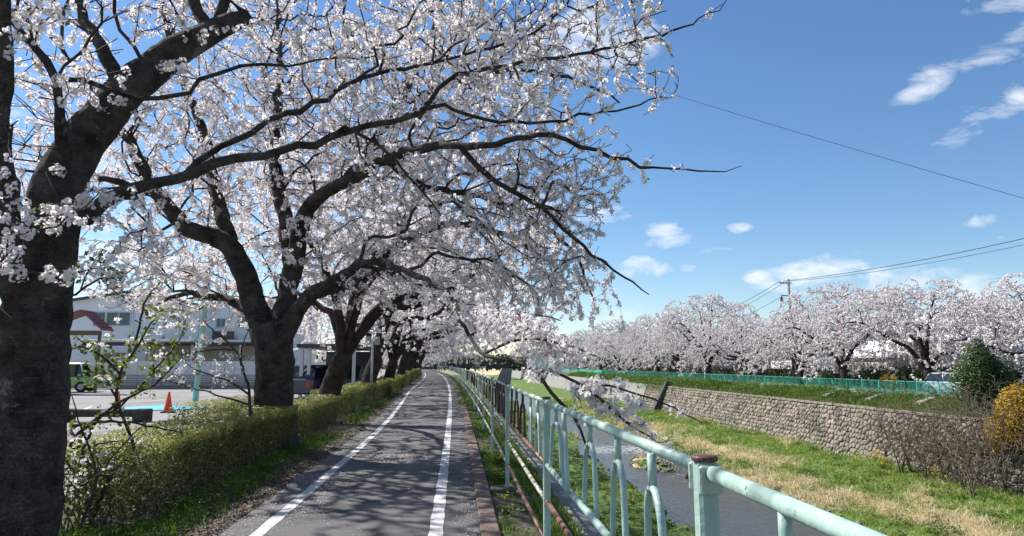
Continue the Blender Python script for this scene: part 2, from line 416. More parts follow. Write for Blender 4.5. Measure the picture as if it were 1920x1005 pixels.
def wob(x, y, k=0):
    """smooth pseudo-noise in about -1..1, vectorised"""
    x = np.asarray(x, float); y = np.asarray(y, float)
    return (np.sin(x * .9 + 1.7 * np.sin(y * .43 + k) + k) + np.sin(y * .61 + 1.3 * np.sin(x * .57 + 2 * k) + 1 + k)
            + .6 * np.sin(x * 2.3 + y * 1.9 + 3 * k) + .4 * np.sin(-x * 3.7 + y * 4.1 + 5 * k)) / 3.0
def sst(a, b, x):
    t = np.clip((np.asarray(x, float) - a) / (b - a), 0, 1); return t * t * (3 - 2 * t)
def shift(y):
    """the path bends gently left with distance"""
    y = np.asarray(y, float)
    return np.where(y > 0, np.where(y < 130, -.00025 * y * y, -.00025 * 130 * 130 - .065 * (y - 130)), 0.0)
def sh(y): return float(shift(y))

WATER = -4.8
def ground_z(x, y):
    """left verge, bank, river bed, flood plain, wall foot"""
    x = np.asarray(x, float); y = np.asarray(y, float); s = shift(y)
    n1 = wob(x, y, 0); n2 = wob(x * 2.7, y * 2.1, 3)
    z = np.full(np.broadcast(x, y).shape, 0.0)
    e1 = 8.6 + .7 * n1 + .25 * n2; e2 = 15.4 + .7 * wob(x * 0, y * .8, 5) + .25 * n2
    fl = -4.45 + .13 * n1 + .08 * n2 - .12 * sst(4, 8, x)
    fr = -4.62 + .16 * n1 + .10 * n2 + .30 * sst(18, 25, x)
    bed = -5.15 + .10 * n2
    z = np.where(x < 12, fl + (bed - fl) * sst(e1 - .5, e1 + .8, x), bed + (fr - bed) * sst(e2 - .9, e2 + .5, x))
    isl = np.exp(-(((x - 12.3) / 1.6) ** 2 + ((y - 44) / 3.6) ** 2)); z = np.where((x > 9) & (x < 15.5), np.maximum(z, bed + .68 * isl + .10 * n2 * isl), z)
    isl = np.exp(-(((x - 9.3) / 1.5) ** 2 + ((y - 62) / 7) ** 2)); z = np.where((x > 7) & (x < 13), np.maximum(z, bed + .62 * isl), z)
    return z
def dryness(x, y):
    d = .5 + .55 * wob(x * 1.1 + 4, y * .55, 9) + .25 * wob(x * 3.1, y * 2.6, 2)
    d = d - .35 * np.exp(-(((x - 22.5) / 2.6) ** 2)) + .38 * np.exp(-(((x - 18.0) / 1.6) ** 2)) - .55 * (x < 10) - .5 * sst(70, 110, y)
    return np.clip((d - .60) * 2.2 + .5, 0, 1)

# ------------------------------------------------------------------ ground, path, river
def grid_sheet(name, xs_fn, ys, mat, zfn, kind='structure', label=None, attr=None, smooth=True):
    """sheet with rows at ys; xs_fn(y) gives the x stations (same count each row)"""
    rows = [np.asarray(xs_fn(y), float) for y in ys]; k = len(rows[0]); n = len(ys)
    X = np.array(rows); Y = np.repeat(np.asarray(ys, float)[:, None], k, 1); Z = zfn(X, Y)
    V = np.stack([X, Y, Z], -1).reshape(-1, 3)
    i = np.arange(n - 1)[:, None] * k + np.arange(k - 1)[None]; i = i.ravel()
    F = np.stack([i, i + 1, i + 1 + k, i + k], -1)
    at_ = {a: f(X, Y).ravel() for a, f in (attr or {}).items()}
    o = link(name, np_mesh(name, V, F, mat, smooth, at_), kind=kind)
    if label: o['label'] = label
    return o

def lw(y):
    """left painted line, widening with distance"""
    return -1.72 - .75 * float(sst(12, 45, y))
def path_left(y): return lw(y) - .42
Ypath = list(np.arange(-8, 60, 1.0)) + list(np.arange(60, 330, 4.0))
YF = list(np.arange(-10, 70, .5)) + list(np.arange(70, 150, 2)) + list(np.arange(150, 420, 10))
# car park and land on the left (a sheet that reaches the horizon)
grid_sheet('ground', lambda y: [-2500, -400, -60, -4.15 + sh(y)], [-60] + list(np.arange(-8, 60, 2)) + list(np.arange(60, 330, 6)) + [600, 1500, 4000], lot_asphalt, lambda X, Y: X * 0 - .010, smooth=False)
grid_sheet('verge', lambda y: list(np.linspace(-4.25 + sh(y), path_left(y) + .06 + sh(y), 14)), list(np.arange(-8, 60, .3)) + list(np.arange(60, 330, 6)), dirt,
           lambda X, Y: .008 + .02 * wob(X * 5, Y * 4, 2) * (Y < 60) + .02)
grid_sheet('path', lambda y: list(np.linspace(path_left(y) + sh(y), .2 + sh(y), 6)), Ypath, asphalt, lambda X, Y: X * 0 + .03, smooth=False)
def stripe(name, fn, w, ys, label):
    rows = []
    for y in ys: rows.append([fn(y) + sh(y) - w / 2, fn(y) + sh(y) + w / 2])
    o = grid_sheet(name, lambda y: [fn(y) + sh(y) - w / 2 + .006 * math.sin(y * 7) , fn(y) + sh(y) + w / 2 + .006 * math.sin(y * 9 + 2)], ys, paint, lambda X, Y: X * 0 + .034, smooth=False)
    o['label'] = label
ys_l = list(np.arange(-6, 60, .25)) + list(np.arange(60, 130, 2))
stripe('path_marking', lambda y: lw(y) - .02, .12, ys_l, 'worn white edge line along the hedge side of the path')
stripe('path_marking', lambda y: -.19, .125, ys_l, 'worn white edge line along the railing side of the path')
# left bank: strip of soil between kerb and coping, coping, retaining wall
grid_sheet('bank_soil', lambda y: list(np.linspace(.34 + sh(y), 1.22 + sh(y) * .9, 9)), list(np.arange(-8, 60, .3)) + list(np.arange(60, 330, 6)), dirt,
           lambda X, Y: .0 - .05 * (X - shift(Y) - .34) / .9 - .09 * sst(.5, 1.2, X - shift(Y)) + .02 * wob(X * 6, Y * 5, 1))
def ribbon(name, prof, ys, mat, kind='structure', label=None, bend=True, skip=None):
    """profile [(x,z)...] swept along y, following the bend"""
    k = len(prof); V = []
    for y in ys:
        for (x, z) in prof: V.append((x + (sh(y) * .9 if bend else 0), y, z))
    n = len(ys); i = (np.arange(n - 1)[:, None] * k + np.arange(k - 1)[None]).ravel()
    F = np.stack([i, i + 1, i + 1 + k, i + k], -1)
    o = link(name, np_mesh(name, V, F, mat), kind=kind)
    if label: o['label'] = label
    return o
ylong = list(np.arange(-8, 60, 2)) + list(np.arange(60, 420, 8))
tag(ribbon('retaining_wall', [(1.18, -.3), (1.18, -.12), (1.40, -.13), (1.46, -.30), (1.9, -2.3), (2.35, -4.7)], ylong, concrete, kind='structure'), 'grey concrete river wall just below the rusty railing')
riv = grid_sheet('river_bed', lambda y: list(np.linspace(2.1 + min(0, sh(y) * .9), 25.9, 78)), YF, flood, ground_z, attr={'dryness': dryness})
def foam(X, Y):
    f = np.exp(-(((Y - 52) / 7.5) ** 2)) * (X > 9.5) + .9 * np.exp(-(((Y - 34.5) / 3.0) ** 2) - ((X - 14.5) / 1.6) ** 2) + .55 * np.exp(-(((Y - 40) / 3) ** 2) - ((X - 9.5) / 1.2) ** 2)
    f = f + .5 * (Y > 62) * np.clip(wob(X, Y * .3, 2), 0, 1)
    return np.clip(f, 0, 1) * 1.02
grid_sheet('river_water', lambda y: list(np.linspace(6.5, 17.6, 24)), list(np.arange(-10, 100, 1)) + list(np.arange(100, 420, 20)), water_m, lambda X, Y: X * 0 + WATER + .02 * wob(X * 2, Y * 2, 1), attr={'foam': foam})

# right bank: berm and promenade
def berm_z(x, y):
    return -1.27 + (np.clip((np.asarray(x) - 26.5) / 2.1, 0, 1) ** .8) * .84 + .05 * wob(np.asarray(x) * 3, y, 4)
grid_sheet('berm', lambda y: list(np.linspace(26.45, 28.75, 8)), YF, dirt, berm_z)
grid_sheet('promenade', lambda y: [28.7, 33.5], list(np.arange(-10, 420, 10)), lot_asphalt, lambda X, Y: X * 0 - .40, smooth=False)
grid_sheet('far_ground', lambda y: [33.5, 60, 400, 2500], [-60, 0, 100, 420, 1500, 4000], dirt, lambda X, Y: X * 0 - .42, smooth=False)
grid_sheet('end_ground', lambda y: [-40, 35], [416, 1000, 4000], dirt, lambda X, Y: X * 0 - .05, smooth=False)

# ------------------------------------------------------------------ kerb, stone by stone
kerb = tag(ribbon('path_kerb', [(.2, -.05), (.203, .012), (.375, .012), (.38, -.1)], ylong[:60], mortar), 'row of reddish brown kerb blocks between asphalt path and grass strip')
ks = MB().box(.204, .376, -.243, .243, -.03, .055, bev=.012).mesh('kerb_stone', kerbm)
y = -3.75; i = 0
while y < 42:
    o = link('kerb_stone', ks, kerb, (sh(y), y, random.uniform(-.004, .004))); o.rotation_euler = (random.uniform(-.008, .008), random.uniform(-.02, .02), random.uniform(-.012, .012) + .0005 * y)
    y += .5
mb = MB(); y = 42.0
while y < 130:
    mb.box(.204 + sh(y), .376 + sh(y), y - .24, y + .24, -.03, .052); y += .5
mb.build('kerb_row', kerbm, kerb, kind='stuff')

# ------------------------------------------------------------------ riverside railing (near)
PY = [-1.45, 1.67, 4.76, 8.5, 12.0, 15.9, 19.5]
while PY[-1] < 150: PY.append(PY[-1] + 3.5)
fx = lambda y: .60 + sh(y)
rail = thing('river_railing', 'pale green pipe railing with hoop bars and rusty sections beside the path', 'railing', (0, 0, 0))
post_me = {}
def hoop_mesh(mat, name):
    mb = MB()
    P = []
    w, zt, zb = .145, 1.135, .825
    for k in range(4): P.append((0, -w * (1.0 - .06 * k), zb + (zt - .12 - zb) * k / 4.0))
    for k in range(9):
        a = math.pi * k / 8; P.append((0, -w * .76 * math.cos(a), zt - .12 + .12 * math.sin(a)))
    for k in range(3, -1, -1): P.append((0, w * (1.0 - .06 * k), zb + (zt - .12 - zb) * k / 4.0))
    mb.tube(P, .0125, 8); mb.tube([(0, 0, zt - .004), (0, 0, 1.235)], .0135, 8)
    return mb.mesh(name, mat)
hoops = {m.name: hoop_mesh(m, 'hoop_bar') for m in (mint, mint_pale, rust_dark)}
def post_mesh(mat, h0=.02):
    return MB().box(-.024, .024, -.026, .026, h0, 1.272, bev=.008).mesh('post', mat)
posts_m = {m.name: post_mesh(m) for m in (mint, mint_pale)}
cap_me = MB().lathe((0, 0, 1.268), [(.024, 0), (.0305, .001), (.0315, .003), (.0315, .010), (.029, .013), (.010, .0145)], 20).mesh('post_cap', capm)
def small_parts():
    br = MB()
    br.box(-.028, .028, -.008, .008, 1.195, 1.262, bev=.004)
    return br.mesh('rail_bracket', mint_pale)
brk = small_parts()
bolt_me = MB().tube([(-.034, .047, 1.225), (-.028, .047, 1.225)], .007, 6).mesh('bolt', capm)
foot_me = MB().box(-.21, .10, -.13, .13, -.25, .045, bev=.014).mesh('footing', footing_c)
for i, y in enumerate(PY):
    pm = posts_m['mint_paint'] if i in (0, 1, 2, 3) else posts_m[random.choice(['mint_paint', 'mint_paint_chipped'])]
    p = link('post', pm, rail, (fx(y), y, 0)); p.rotation_euler = (random.uniform(-.006, .006), random.uniform(-.008, .008), math.atan2(-(fx(y + 1) - fx(y)), 1) )
    if i < 26: link('post_cap', cap_me, p)
    if i < 8:
        for yy in (-.036, .036): link('rail_bracket', brk, p, (0, yy, 0))
    if i < 4: link('bolt', bolt_me, p)
    if i < 26: link('footing', foot_me, p)
def seg_mat(i):
    top = {0: mint, 1: mint, 2: mint_pale, 3: mint_pale}.get(i, random.choice([mint_pale, mint, mint_pale]))
    hp = {0: mint, 1: mint, 2: rust_dark, 3: rust_dark, 4: rust_dark, 5: mint_pale, 6: rust_dark}.get(i, random.choice([mint_pale, mint, rust_dark, mint_pale]))
    mid = {0: mint, 1: mint, 2: rusty, 3: rusty, 4: rusty}.get(i, random.choice([mint_pale, rusty, mint_pale]))
    lo = {0: rusty, 1: rusty, 2: rust_cream, 3: rusty, 4: rust_cream}.get(i, random.choice([rust_cream, mint_pale]))
    lo2 = {0: rusty, 1: rusty, 2: rusty, 3: rust_cream}.get(i, rust_cream)
    return top, hp, mid, lo, lo2
for i in range(len(PY) - 1):
    y0, y1 = PY[i], PY[i + 1]; top, hp, mid, lo, lo2 = seg_mat(i)
    def railp(nm, z, r, mat, n=14):
        a = (fx(y0), y0 + .026, z + random.uniform(-.005, .005)); b = (fx(y1), y1 - .026, z + random.uniform(-.006, .006))
        if i > 26: n = 6
        m_ = [a] + [tuple(a[k] + (b[k] - a[k]) * t + (random.uniform(-.003, .003) if k != 1 else 0) for k in range(3)) for t in (.25, .5, .75)] + [b]
        mb_ = MB().tube([(q[0] - m_[0][0], q[1] - m_[0][1], q[2] - m_[0][2]) for q in m_], r, n)
        o = mb_.build(nm, mat, rail, m_[0]); return o
    o = railp('top_rail', 1.25, .0178, top, 20)
    o = railp('middle_rail', .825, .0165, mid, 16)
    if mid is rusty: o['label'] = 'middle rail rusted to bare brown'
    o = railp('lower_rail', .585, .0165, lo); o = railp('bottom_rail', .31, .0165, lo2)
    if i < 30:
        n = 5 if i else 5
        for k in range(n):
            yy = y0 + (y1 - y0) * (k + .68) / (n + .32)
            hm = hp
            if i == 2 and k < 2: hm = mint_pale
            if i == 1: hm = mint
            h = link('hoop_bar', hoops[hm.name], rail, (fx(yy), yy, 0)); h.rotation_euler = (random.uniform(-.02, .02), random.uniform(-.02, .02), math.atan2(-(fx(yy + 1) - fx(yy)), 1) + random.uniform(-.12, .12))
            if hm is rust_dark: h['label'] = 'rust brown hoop bar'

# ------------------------------------------------------------------ opposite green fence
gf = thing('green_fence', 'bright green metal picket fence along the opposite bank', 'fence', (29, 30, -.42))
gpost = MB().box(-.03, .03, -.03, .03, 0, .90).mesh('fence_post', green_p)
ysp = list(np.arange(26, 250, 2.0))
for k, y in enumerate(ysp):
    if k < 75: link('fence_post', gpost, gf, (0, y - 30, 0))
    if k < 60:
        MB().tube([(0, y - 30, .845), (0, y - 28, .845)], .022, 6).build('top_rail', green_p, gf)
        MB().tube([(0, y - 30, .115), (0, y - 28, .115)], .018, 6).build('bottom_rail', green_p, gf)
pk = MB().box(-.0085, .0085, -.0085, .0085, .12, .84).mesh('picket', green_p)
cnt = 0; mb = MB()
y = 26.0
while y < 140:
    if 31 <= y and cnt < 300: link('picket', pk, gf, (0, y - 30, 0)); cnt += 1
    else: mb.box(-.0085, .0085, y - 30 - .0085, y - 30 + .0085, .12, .84)
    y += .125
y0 = 146
mb.box(-.02, .02, 146 - 30, 250 - 30, .82, .87); mb.box(-.012, .012, 140 - 30, 250 - 30, .12, .80)
mb.build('picket_row', green_p, gf, kind='stuff')

# pale concrete slabs lying on the berm
for k, (px, yy, lab) in enumerate([(1622, 50, 'leftmost of the pale concrete slabs set in the grass below the green fence'), (1682, 44.5, 'middle pale concrete slab set in the grass below the green fence'),
                                   (1748, 39.5, 'rightmost of the pale concrete slabs set in the grass below the green fence'), (1398, 78, 'small far pale concrete slab in the grass below the green fence')]):
    o = MB().prism([(-.5, -.24), (.45, .08), (.45, .2), (-.5, -.12)], -.30, .30, 'y').build('concrete_slab', concrete, None, (27.7, yy, -.60)); tag(o, lab, 'slab', 'concrete slabs on the berm')

# ------------------------------------------------------------------ stone retaining wall on the right bank
sw = thing('stone_wall', 'long sloping river wall of rounded grey brown stones on the opposite bank', 'wall', (0, 0, 0))
A, B = Vector((25.3, 0, -4.5)), Vector((26.5, 0, -1.30))
def wall_pt(s, t, h):   # t 0..1 up the slope, h outwards
    L_ = (B - A); nrm = Vector((-L_.z, 0, L_.x)).normalized()
    p = A + L_ * t + nrm * h; return (p.x, s, p.z)
mb = MB()
ysw = list(np.arange(-8, 420, 6.0))
ribbon('wall_backing', [(25.22, -4.9), (25.34, -4.5), (26.52, -1.33)], ysw, mortar, kind='structure', bend=False).parent = sw
# coping stones
cop = MB().box(-.14, .16, -.48, .48, -.10, .07, bev=.02).mesh('coping_stone', stonem2)
yc = 28.0; c = 0; mb = MB()
while yc < 300:
    if c < 70: link('coping_stone', cop, sw, (26.5, yc, -1.27 + random.uniform(-.01, .01)), )
    else: mb.box(26.36, 26.66, yc - .48, yc + .48, -1.37, -1.20)
    yc += 1.0; c += 1
mb.build('coping_row', stonem2, sw, kind='stuff')
LEN = (B - A).length
def clip(poly, a, b, c):
    """keep a*x+b*y<=c"""
    o = []
    for i in range(len(poly)):
        p, q = poly[i], poly[(i + 1) % len(poly)]
        dp, dq = a * p[0] + b * p[1] - c, a * q[0] + b * q[1] - c
        if dp <= 0: o.append(p)
        if dp * dq < 0:
            t = dp / (dp - dq); o.append((p[0] + (q[0] - p[0]) * t, p[1] + (q[1] - p[1]) * t))
    return o
def stones(s0, s1, sp):
    rows = int(round(LEN * .97 / (sp * .86))); rh = LEN * .97 / rows
    nc = int((s1 - s0) / sp); P = {}
    for r in range(-1, rows + 1):
        for c in range(-1, nc + 1):
            P[(r, c)] = (s0 + (c + .5 + (.5 if r % 2 else 0)) * sp + random.uniform(-.3, .3) * sp, (r + .5) * rh + random.uniform(-.3, .3) * rh)
    res = []
    for r in range(rows):
        for c in range(nc):
            p = P[(r, c)]; poly = [(p[0] - sp, p[1] - sp), (p[0] + sp, p[1] - sp), (p[0] + sp, p[1] + sp), (p[0] - sp, p[1] + sp)]
            for dr in (-1, 0, 1):
                for dc in (-2, -1, 0, 1, 2):
                    q = P.get((r + dr, c + dc))
                    if q is None or (dr == 0 and dc == 0): continue
                    a, b = q[0] - p[0], q[1] - p[1]
                    poly = clip(poly, a, b, (q[0] ** 2 + q[1] ** 2 - p[0] ** 2 - p[1] ** 2) / 2)
            poly = clip(poly, 0, 1, LEN * .97); poly = clip(poly, 0, -1, 0)
            if len(poly) < 3: continue
            cx = sum(a for a, b in poly) / len(poly); cy = sum(b for a, b in poly) / len(poly)
            # round the corners: use edge midpoints and pulled-in corners
            q = []
            for i in range(len(poly)):
                a, b = poly[i], poly[(i + 1) % len(poly)]
                if math.hypot(a[0] - b[0], a[1] - b[1]) < .04: continue
                q.append((cx + (a[0] - cx) * .86, cy + (a[1] - cy) * .86)); m_ = ((a[0] + b[0]) / 2, (a[1] + b[1]) / 2)
                q.append((cx + (m_[0] - cx) * .93, cy + (m_[1] - cy) * .93))
            if len(q) >= 5: res.append((cx, cy, q))
    return res
def stone_geo(mb, cx, cy, q, loc=(0, 0, 0)):
    hh = random.uniform(.04, .14); tl = random.uniform(-.03, .03); tu = random.uniform(-.03, .03); V = []
    n = len(q)
    for (k, h) in ((1.0, -.02), (.97, hh * .55), (.66, hh)):
        for (a, b) in q:
            aa, bb = cx + (a - cx) * k, cy + (b - cy) * k
            p = wall_pt(aa, bb / LEN, h + tl * (a - cx) / .2 * k + tu * (b - cy) / .2 * k if h > 0 else h); V.append((p[0] - loc[0], p[1] - loc[1], p[2] - loc[2]))
    F = []
    for r in range(2):
        for k in range(n): a = r * n + k; b = r * n + (k + 1) % n; F.append((a, a + n, b + n, b))
    F.append(tuple(range(2 * n + n - 1, 2 * n - 1, -1)))
    # orient outwards
    mb.add(V, [tuple(reversed(f)) for f in F], 0, True)
S = stones(28.0, 96.0, .37)
S.sort(key=lambda s: (s[0] < 33.5, s[0]))
for (cx, cy, q) in S[:300]:
    p = wall_pt(cx, cy / LEN, 0); mb = MB(); stone_geo(mb, cx, cy, q, p); mb.build('stone', stonem, sw, p)
mb = MB()
for (cx, cy, q) in S[300:]: stone_geo(mb, cx, cy, q)
mb.build('stone_mass', stonem, sw, kind='stuff')
for y in (36.5, 43.2, 50.1, 57.4, 65.0, 73.5):
    p = wall_pt(y, random.uniform(.3, .62), .0); MB().tube([(-.16, 0, -.02), (.2, 0, .05)], .055, 10).build('drain_pipe', pole_c, sw, p)
# beyond, a plain concrete facing
MBf = MB(); MBf.prism([(25.10, -4.6), (26.35, -1.25), (26.52, -1.25), (25.3, -4.6)], 96, 400, 'y'); MBf.build('concrete_facing', concrete, sw)

# leaning dark concrete buttress
o = MB().prism([(24.2, -4.7), (25.0, -4.7), (27.0, -.6), (26.3, -.6)], -.45, .45, 'y').build('concrete_buttress', metal_dark, None, (0, 87, 0)); tag(o, 'dark slanting concrete slab leaning against the far stone wall', 'buttress')

# ------------------------------------------------------------------ far footbridge with a pier
br = thing('footbridge', 'dark steel footbridge deck ending on a concrete pier beyond the railing', 'bridge', (0, 0, 0))
MB().box(-2, 6.6, 91.4, 92.6, 1.05, 1.62, bev=.03).build('deck', metal_dark, br)
MB().prism([(4.6, -4.9), (6.2, -4.9), (6.9, 1.05), (5.6, 1.05), (4.5, -1.2)], 91.3, 92.7, 'y').build('pier', concrete, br)
for k in range(7): MB().box(-1.6 + k * 1.3, -1.55 + k * 1.3, 91.42, 91.47, 1.6, 2.1).build('railing_post', metal_dark, br)
MB().tube([(-1.6, 91.44, 2.1), (6.3, 91.44, 2.1)], .03, 6).build('handrail', metal_dark, br)

# ------------------------------------------------------------------ left side: car park things
def cone(x, y, lab, rz=0):
    t = thing('traffic_cone', lab, 'traffic cone', (x, y, -.006), rz, 'red traffic cones in the car park')
    MB().lathe((0, 0, .035), [(.155, 0), (.15, .02), (.10, .2), (.055, .45), (.030, .60), (.022, .62)], 18).build('cone_body', cone_m, t)
    MB().box(-.21, .21, -.21, .21, 0, .036, bev=.01).build('base', tyre, t)
cone(-9.29, 22.98, 'red traffic cone standing at the near right edge of the blue sheet', .3)
cone(-11.15, 23.6, 'red traffic cone half hidden by leafy shoots at the left of the blue sheet', .9)
# blue sheet: crumpled low tarpaulin
n = 26; V = []
for j in range(n):
    for i in range(n):
        a, b = i / (n - 1) * 2 - 1, j / (n - 1) * 2 - 1
        r = max(abs(a), abs(b)) / max(1e-6, math.hypot(a, b)); k = 1 - .28 * (1 - r)
        x = a * r ** .5 * 1.35 * (1 + .05 * math.sin(5 * b)); y = b * r ** .5 * 1.25 * (1 + .06 * math.sin(4 * a + 1))
        V.append((x, y, .012 + .045 * max(0, 1 - a * a) * max(0, 1 - b * b) + .018 * abs(noise.noise(Vector((x * 3, y * 3, 1))))))
i = (np.arange(n - 1)[:, None] * n + np.arange(n - 1)[None]).ravel()
o = link('blue_sheet', np_mesh('blue_sheet', V, np.stack([i, i + 1, i + 1 + n, i + n], -1), blue_m, True), None, (-10.35, 25.2, 0)); tag(o, 'crumpled bright blue sheet spread on the car park between two cones', 'tarpaulin')
# dark timber barrier
tb = thing('timber_barrier', 'low dark timber barrier with square ends on the car park edge', 'barrier', (-9.1, 19.4, -.01), -.06)
MB().box(-1.5, .75, -.10, .12, .13, .33, bev=.02).build('beam', wood_d, tb)
MB().box(.42, .80, -.16, .20, 0, .34, bev=.02).build('end_block', wood_d, tb); MB().box(-1.6, -1.25, -.16, .20, 0, .34, bev=.02).build('end_block', wood_d, tb)
# green leaning pole
b = at(365, 765, 25.16); t_ = at(392, 500, 25.3)
d = (t_ - b); P = [b + d * k for k in (0, .35, .7, 1.0, 1.55)]
o = thing('green_pole', 'tall mint green painted pole leaning slightly behind the hedge', 'pole', (b.x, b.y, -.01))
MB().tube([p - b for p in P], [.10, .095, .09, .085, .08], 16).build('shaft', pole_green, o)
MB().lathe((0, 0, 0), [(.15, 0), (.15, .03), (.115, .05), (.105, .16)], 16).build('base_collar', pole_green, o)
# car park lines
def lotline(x0, y0, x1, y1, w, lab):
    d = Vector((x1 - x0, y1 - y0, 0)).normalized(); s = Vector((-d.y, d.x, 0)) * w / 2
    V = [(x0 + s.x, y0 + s.y, -.005), (x0 - s.x, y0 - s.y, -.005), (x1 - s.x, y1 - s.y, -.005), (x1 + s.x, y1 + s.y, -.005)]
    o = link('parking_line', np_mesh('parking_line', V, np.array([[0, 1, 2, 3]]), paint), kind='structure'); o['label'] = lab
for (a, b_, lab) in [((205, 757), (300, 751), 'white parking line behind the blue sheet'), ((340, 760), (440, 766), 'white parking line right of the green pole'), ((180, 800), (240, 798), 'white parking line in front of the timber barrier'),
                     ((430, 752), (470, 762), 'short white parking line by the second trunk'), ((150, 770), (172, 762), 'white parking line left of the timber barrier')]:
    p, q = at(a[0], a[1], 1), at(b_[0], b_[1], 1)
    def g(px, py):
        v = ray(px, py); k = (-EYE) / v.z; return v.x * k, v.y * k
    lotline(*g(*a), *g(*b_), .12, lab)

# slatted fence
sf = thing('slatted_fence', 'low grey horizontal slat fence along the back of the car park', 'fence', (0, 0, 0))
xs = np.arange(-24.5, -8.0, 1.85)
for i, x in enumerate(xs):
    MB().box(x - .03, x + .03, 44.25, 44.32, 0, .93).build('fence_post', slatm, sf)
    if i < len(xs) - 1:
        for k in range(8): MB().box(x + .031, x + 1.819, 44.26, 44.285, .08 + k * .107, .145 + k * .107).build('slat', slatm, sf)
# white panel fence
pf = thing('panel_fence', 'tall white flat panel fence standing behind the slatted fence', 'fence', (0, 0, 0))
for i, x in enumerate(np.arange(-26.5, -9.0, 1.5)):
    MB().box(x + .012, x + 1.488, 45.6, 45.66, .45, 1.72).build('panel', panel_w, pf)
    MB().box(x - .04, x + .04, 45.67, 45.74, 0, 1.70).build('fence_post', slatm, pf)

# building with carport
bl = thing('house', 'pale two storey building with low gable roof behind the car park', 'house', (0, 0, 0))
Yb = 52.0
def wallbox(name, px0, px1, z0, z1, mat, yf=Yb, dep=8, parent=bl):
    x0, x1 = at(px0, 600, yf).x, at(px1, 600, yf).x
    return MB().box(x0, x1, yf, yf + dep, z0, z1).build(name, mat, parent), x0, x1
xl = at(20, 600, Yb).x; xr = at(372, 600, Yb).x; xm = at(246, 600, Yb).x
ze = 5.75; za = at(246, 548, Yb).z
MB().prism([(xl, 0), (xr, 0), (xr, ze + .1), (xm, za), (xl, ze - .3)], Yb, Yb + 9, 'y').build('wall', wall_w, bl)
rf = MB(); rf.prism([(xl - .4, ze - .42), (xm, za - .01), (xm, za + .14), (xl - .4, ze - .26)], Yb - .45, Yb + 9.4, 'y'); rf.prism([(xm + .004, za - .01), (xr + .4, ze - .02), (xr + .4, ze + .14), (xm + .004, za + .14)], Yb - .45, Yb + 9.4, 'y')
rf.build('roof', roof_dark, bl)
# siding joints as thin recess strips
for z in np.arange(.9, 6.2, .9):
    MB().box(xl + .02, xr - .02, Yb - .012, Yb - .002, z, z + .012).build('siding_joint', wall_w, bl)
def window(px0, py0, px1, py1, yf=Yb, glass=glass_t, parent=bl, mull=False, fr=frame_w):
    a, c = at(px0, py0, yf), at(px1, py1, yf); x0, x1, z1, z0 = a.x, c.x, a.z, c.z
    mb = MB(); w = .07
    mb.box(x0 - w, x1 + w, yf - .06, yf - .004, z1, z1 + w); mb.box(x0 - w, x1 + w, yf - .08, yf - .004, z0 - w, z0)
    mb.box(x0 - w, x0, yf - .06, yf - .004, z0, z1); mb.box(x1, x1 + w, yf - .06, yf - .004, z0, z1)
    if mull: mb.box((x0 + x1) / 2 - .02, (x0 + x1) / 2 + .02, yf - .05, yf - .02, z0, z1)
    wo = mb.build('window', fr, parent)
    MB().box(x0, x1, yf - .03, yf - .006, z0, z1).build('pane', glass, wo)
for q in [(178, 586, 196, 610), (202, 586, 220, 610), (225, 586, 243, 610), (331, 596, 349, 611), (194, 662, 213, 674), (218, 662, 237, 674), (289, 664, 306, 675)]: window(*q)
for px in (250, 306):
    p = at(px, 600, Yb); MB().tube([(p.x, Yb - .09, .2), (p.x, Yb - .09, 5.5)], .045, 6).build('downpipe', wall_w, bl)
# right wing
bw = thing('house', 'pale blue grey two storey wing with brown balcony behind the second trunk', 'house', (0, 0, 0))
x0, x1 = at(376, 600, 53).x, at(560, 600, 53).x
MB().box(x0, x1, 53, 60, 0, 6.3).build('wall', wall_w, bw)
MB().box(x0 - .3, x1 + .3, 52.6, 60.3, 6.301, 6.5).build('roof', roof_dark, bw)
for q in [(407, 598, 422, 613), (448, 594, 463, 613), (480, 596, 498, 612), (400, 655, 430, 690)]: window(*q, yf=53, parent=bw, mull=True)
a, c = at(398, 621, 52), at(438, 638, 52)
bo = MB().box(a.x, c.x, 52, 52.08, c.z, a.z).build('balcony', brownm, bw)
MB().box(a.x, c.x, 52.08, 52.99, c.z, c.z + .12).build('floor_slab', brownm, bo)
# carport
cp = thing('carport', 'long flat roofed carport on thin posts in front of the pale building', 'carport', (0, 0, 0))
a, c = at(157, 641, 47), at(485, 641, 47); zr = a.z
MB().box(a.x, c.x, 46.6, 50.5, zr - .02, zr + .13, bev=.01).build('roof', galv, cp)
MB().box(a.x + .1, c.x - .1, 46.75, 50.4, zr - .16, zr - .021).build('ceiling', metal_dark, cp)
for px in (188, 282, 362, 452):
    x = at(px, 641, 47).x; MB().box(x - .06, x + .06, 46.9, 47.02, 0, zr - .02).build('post', galv, cp)
MB().box(at(275, 641, 49.5).x, at(484, 641, 49.5).x, 49.5, 49.56, 1.2, zr - .17).build('back_panel', wall_b, cp)
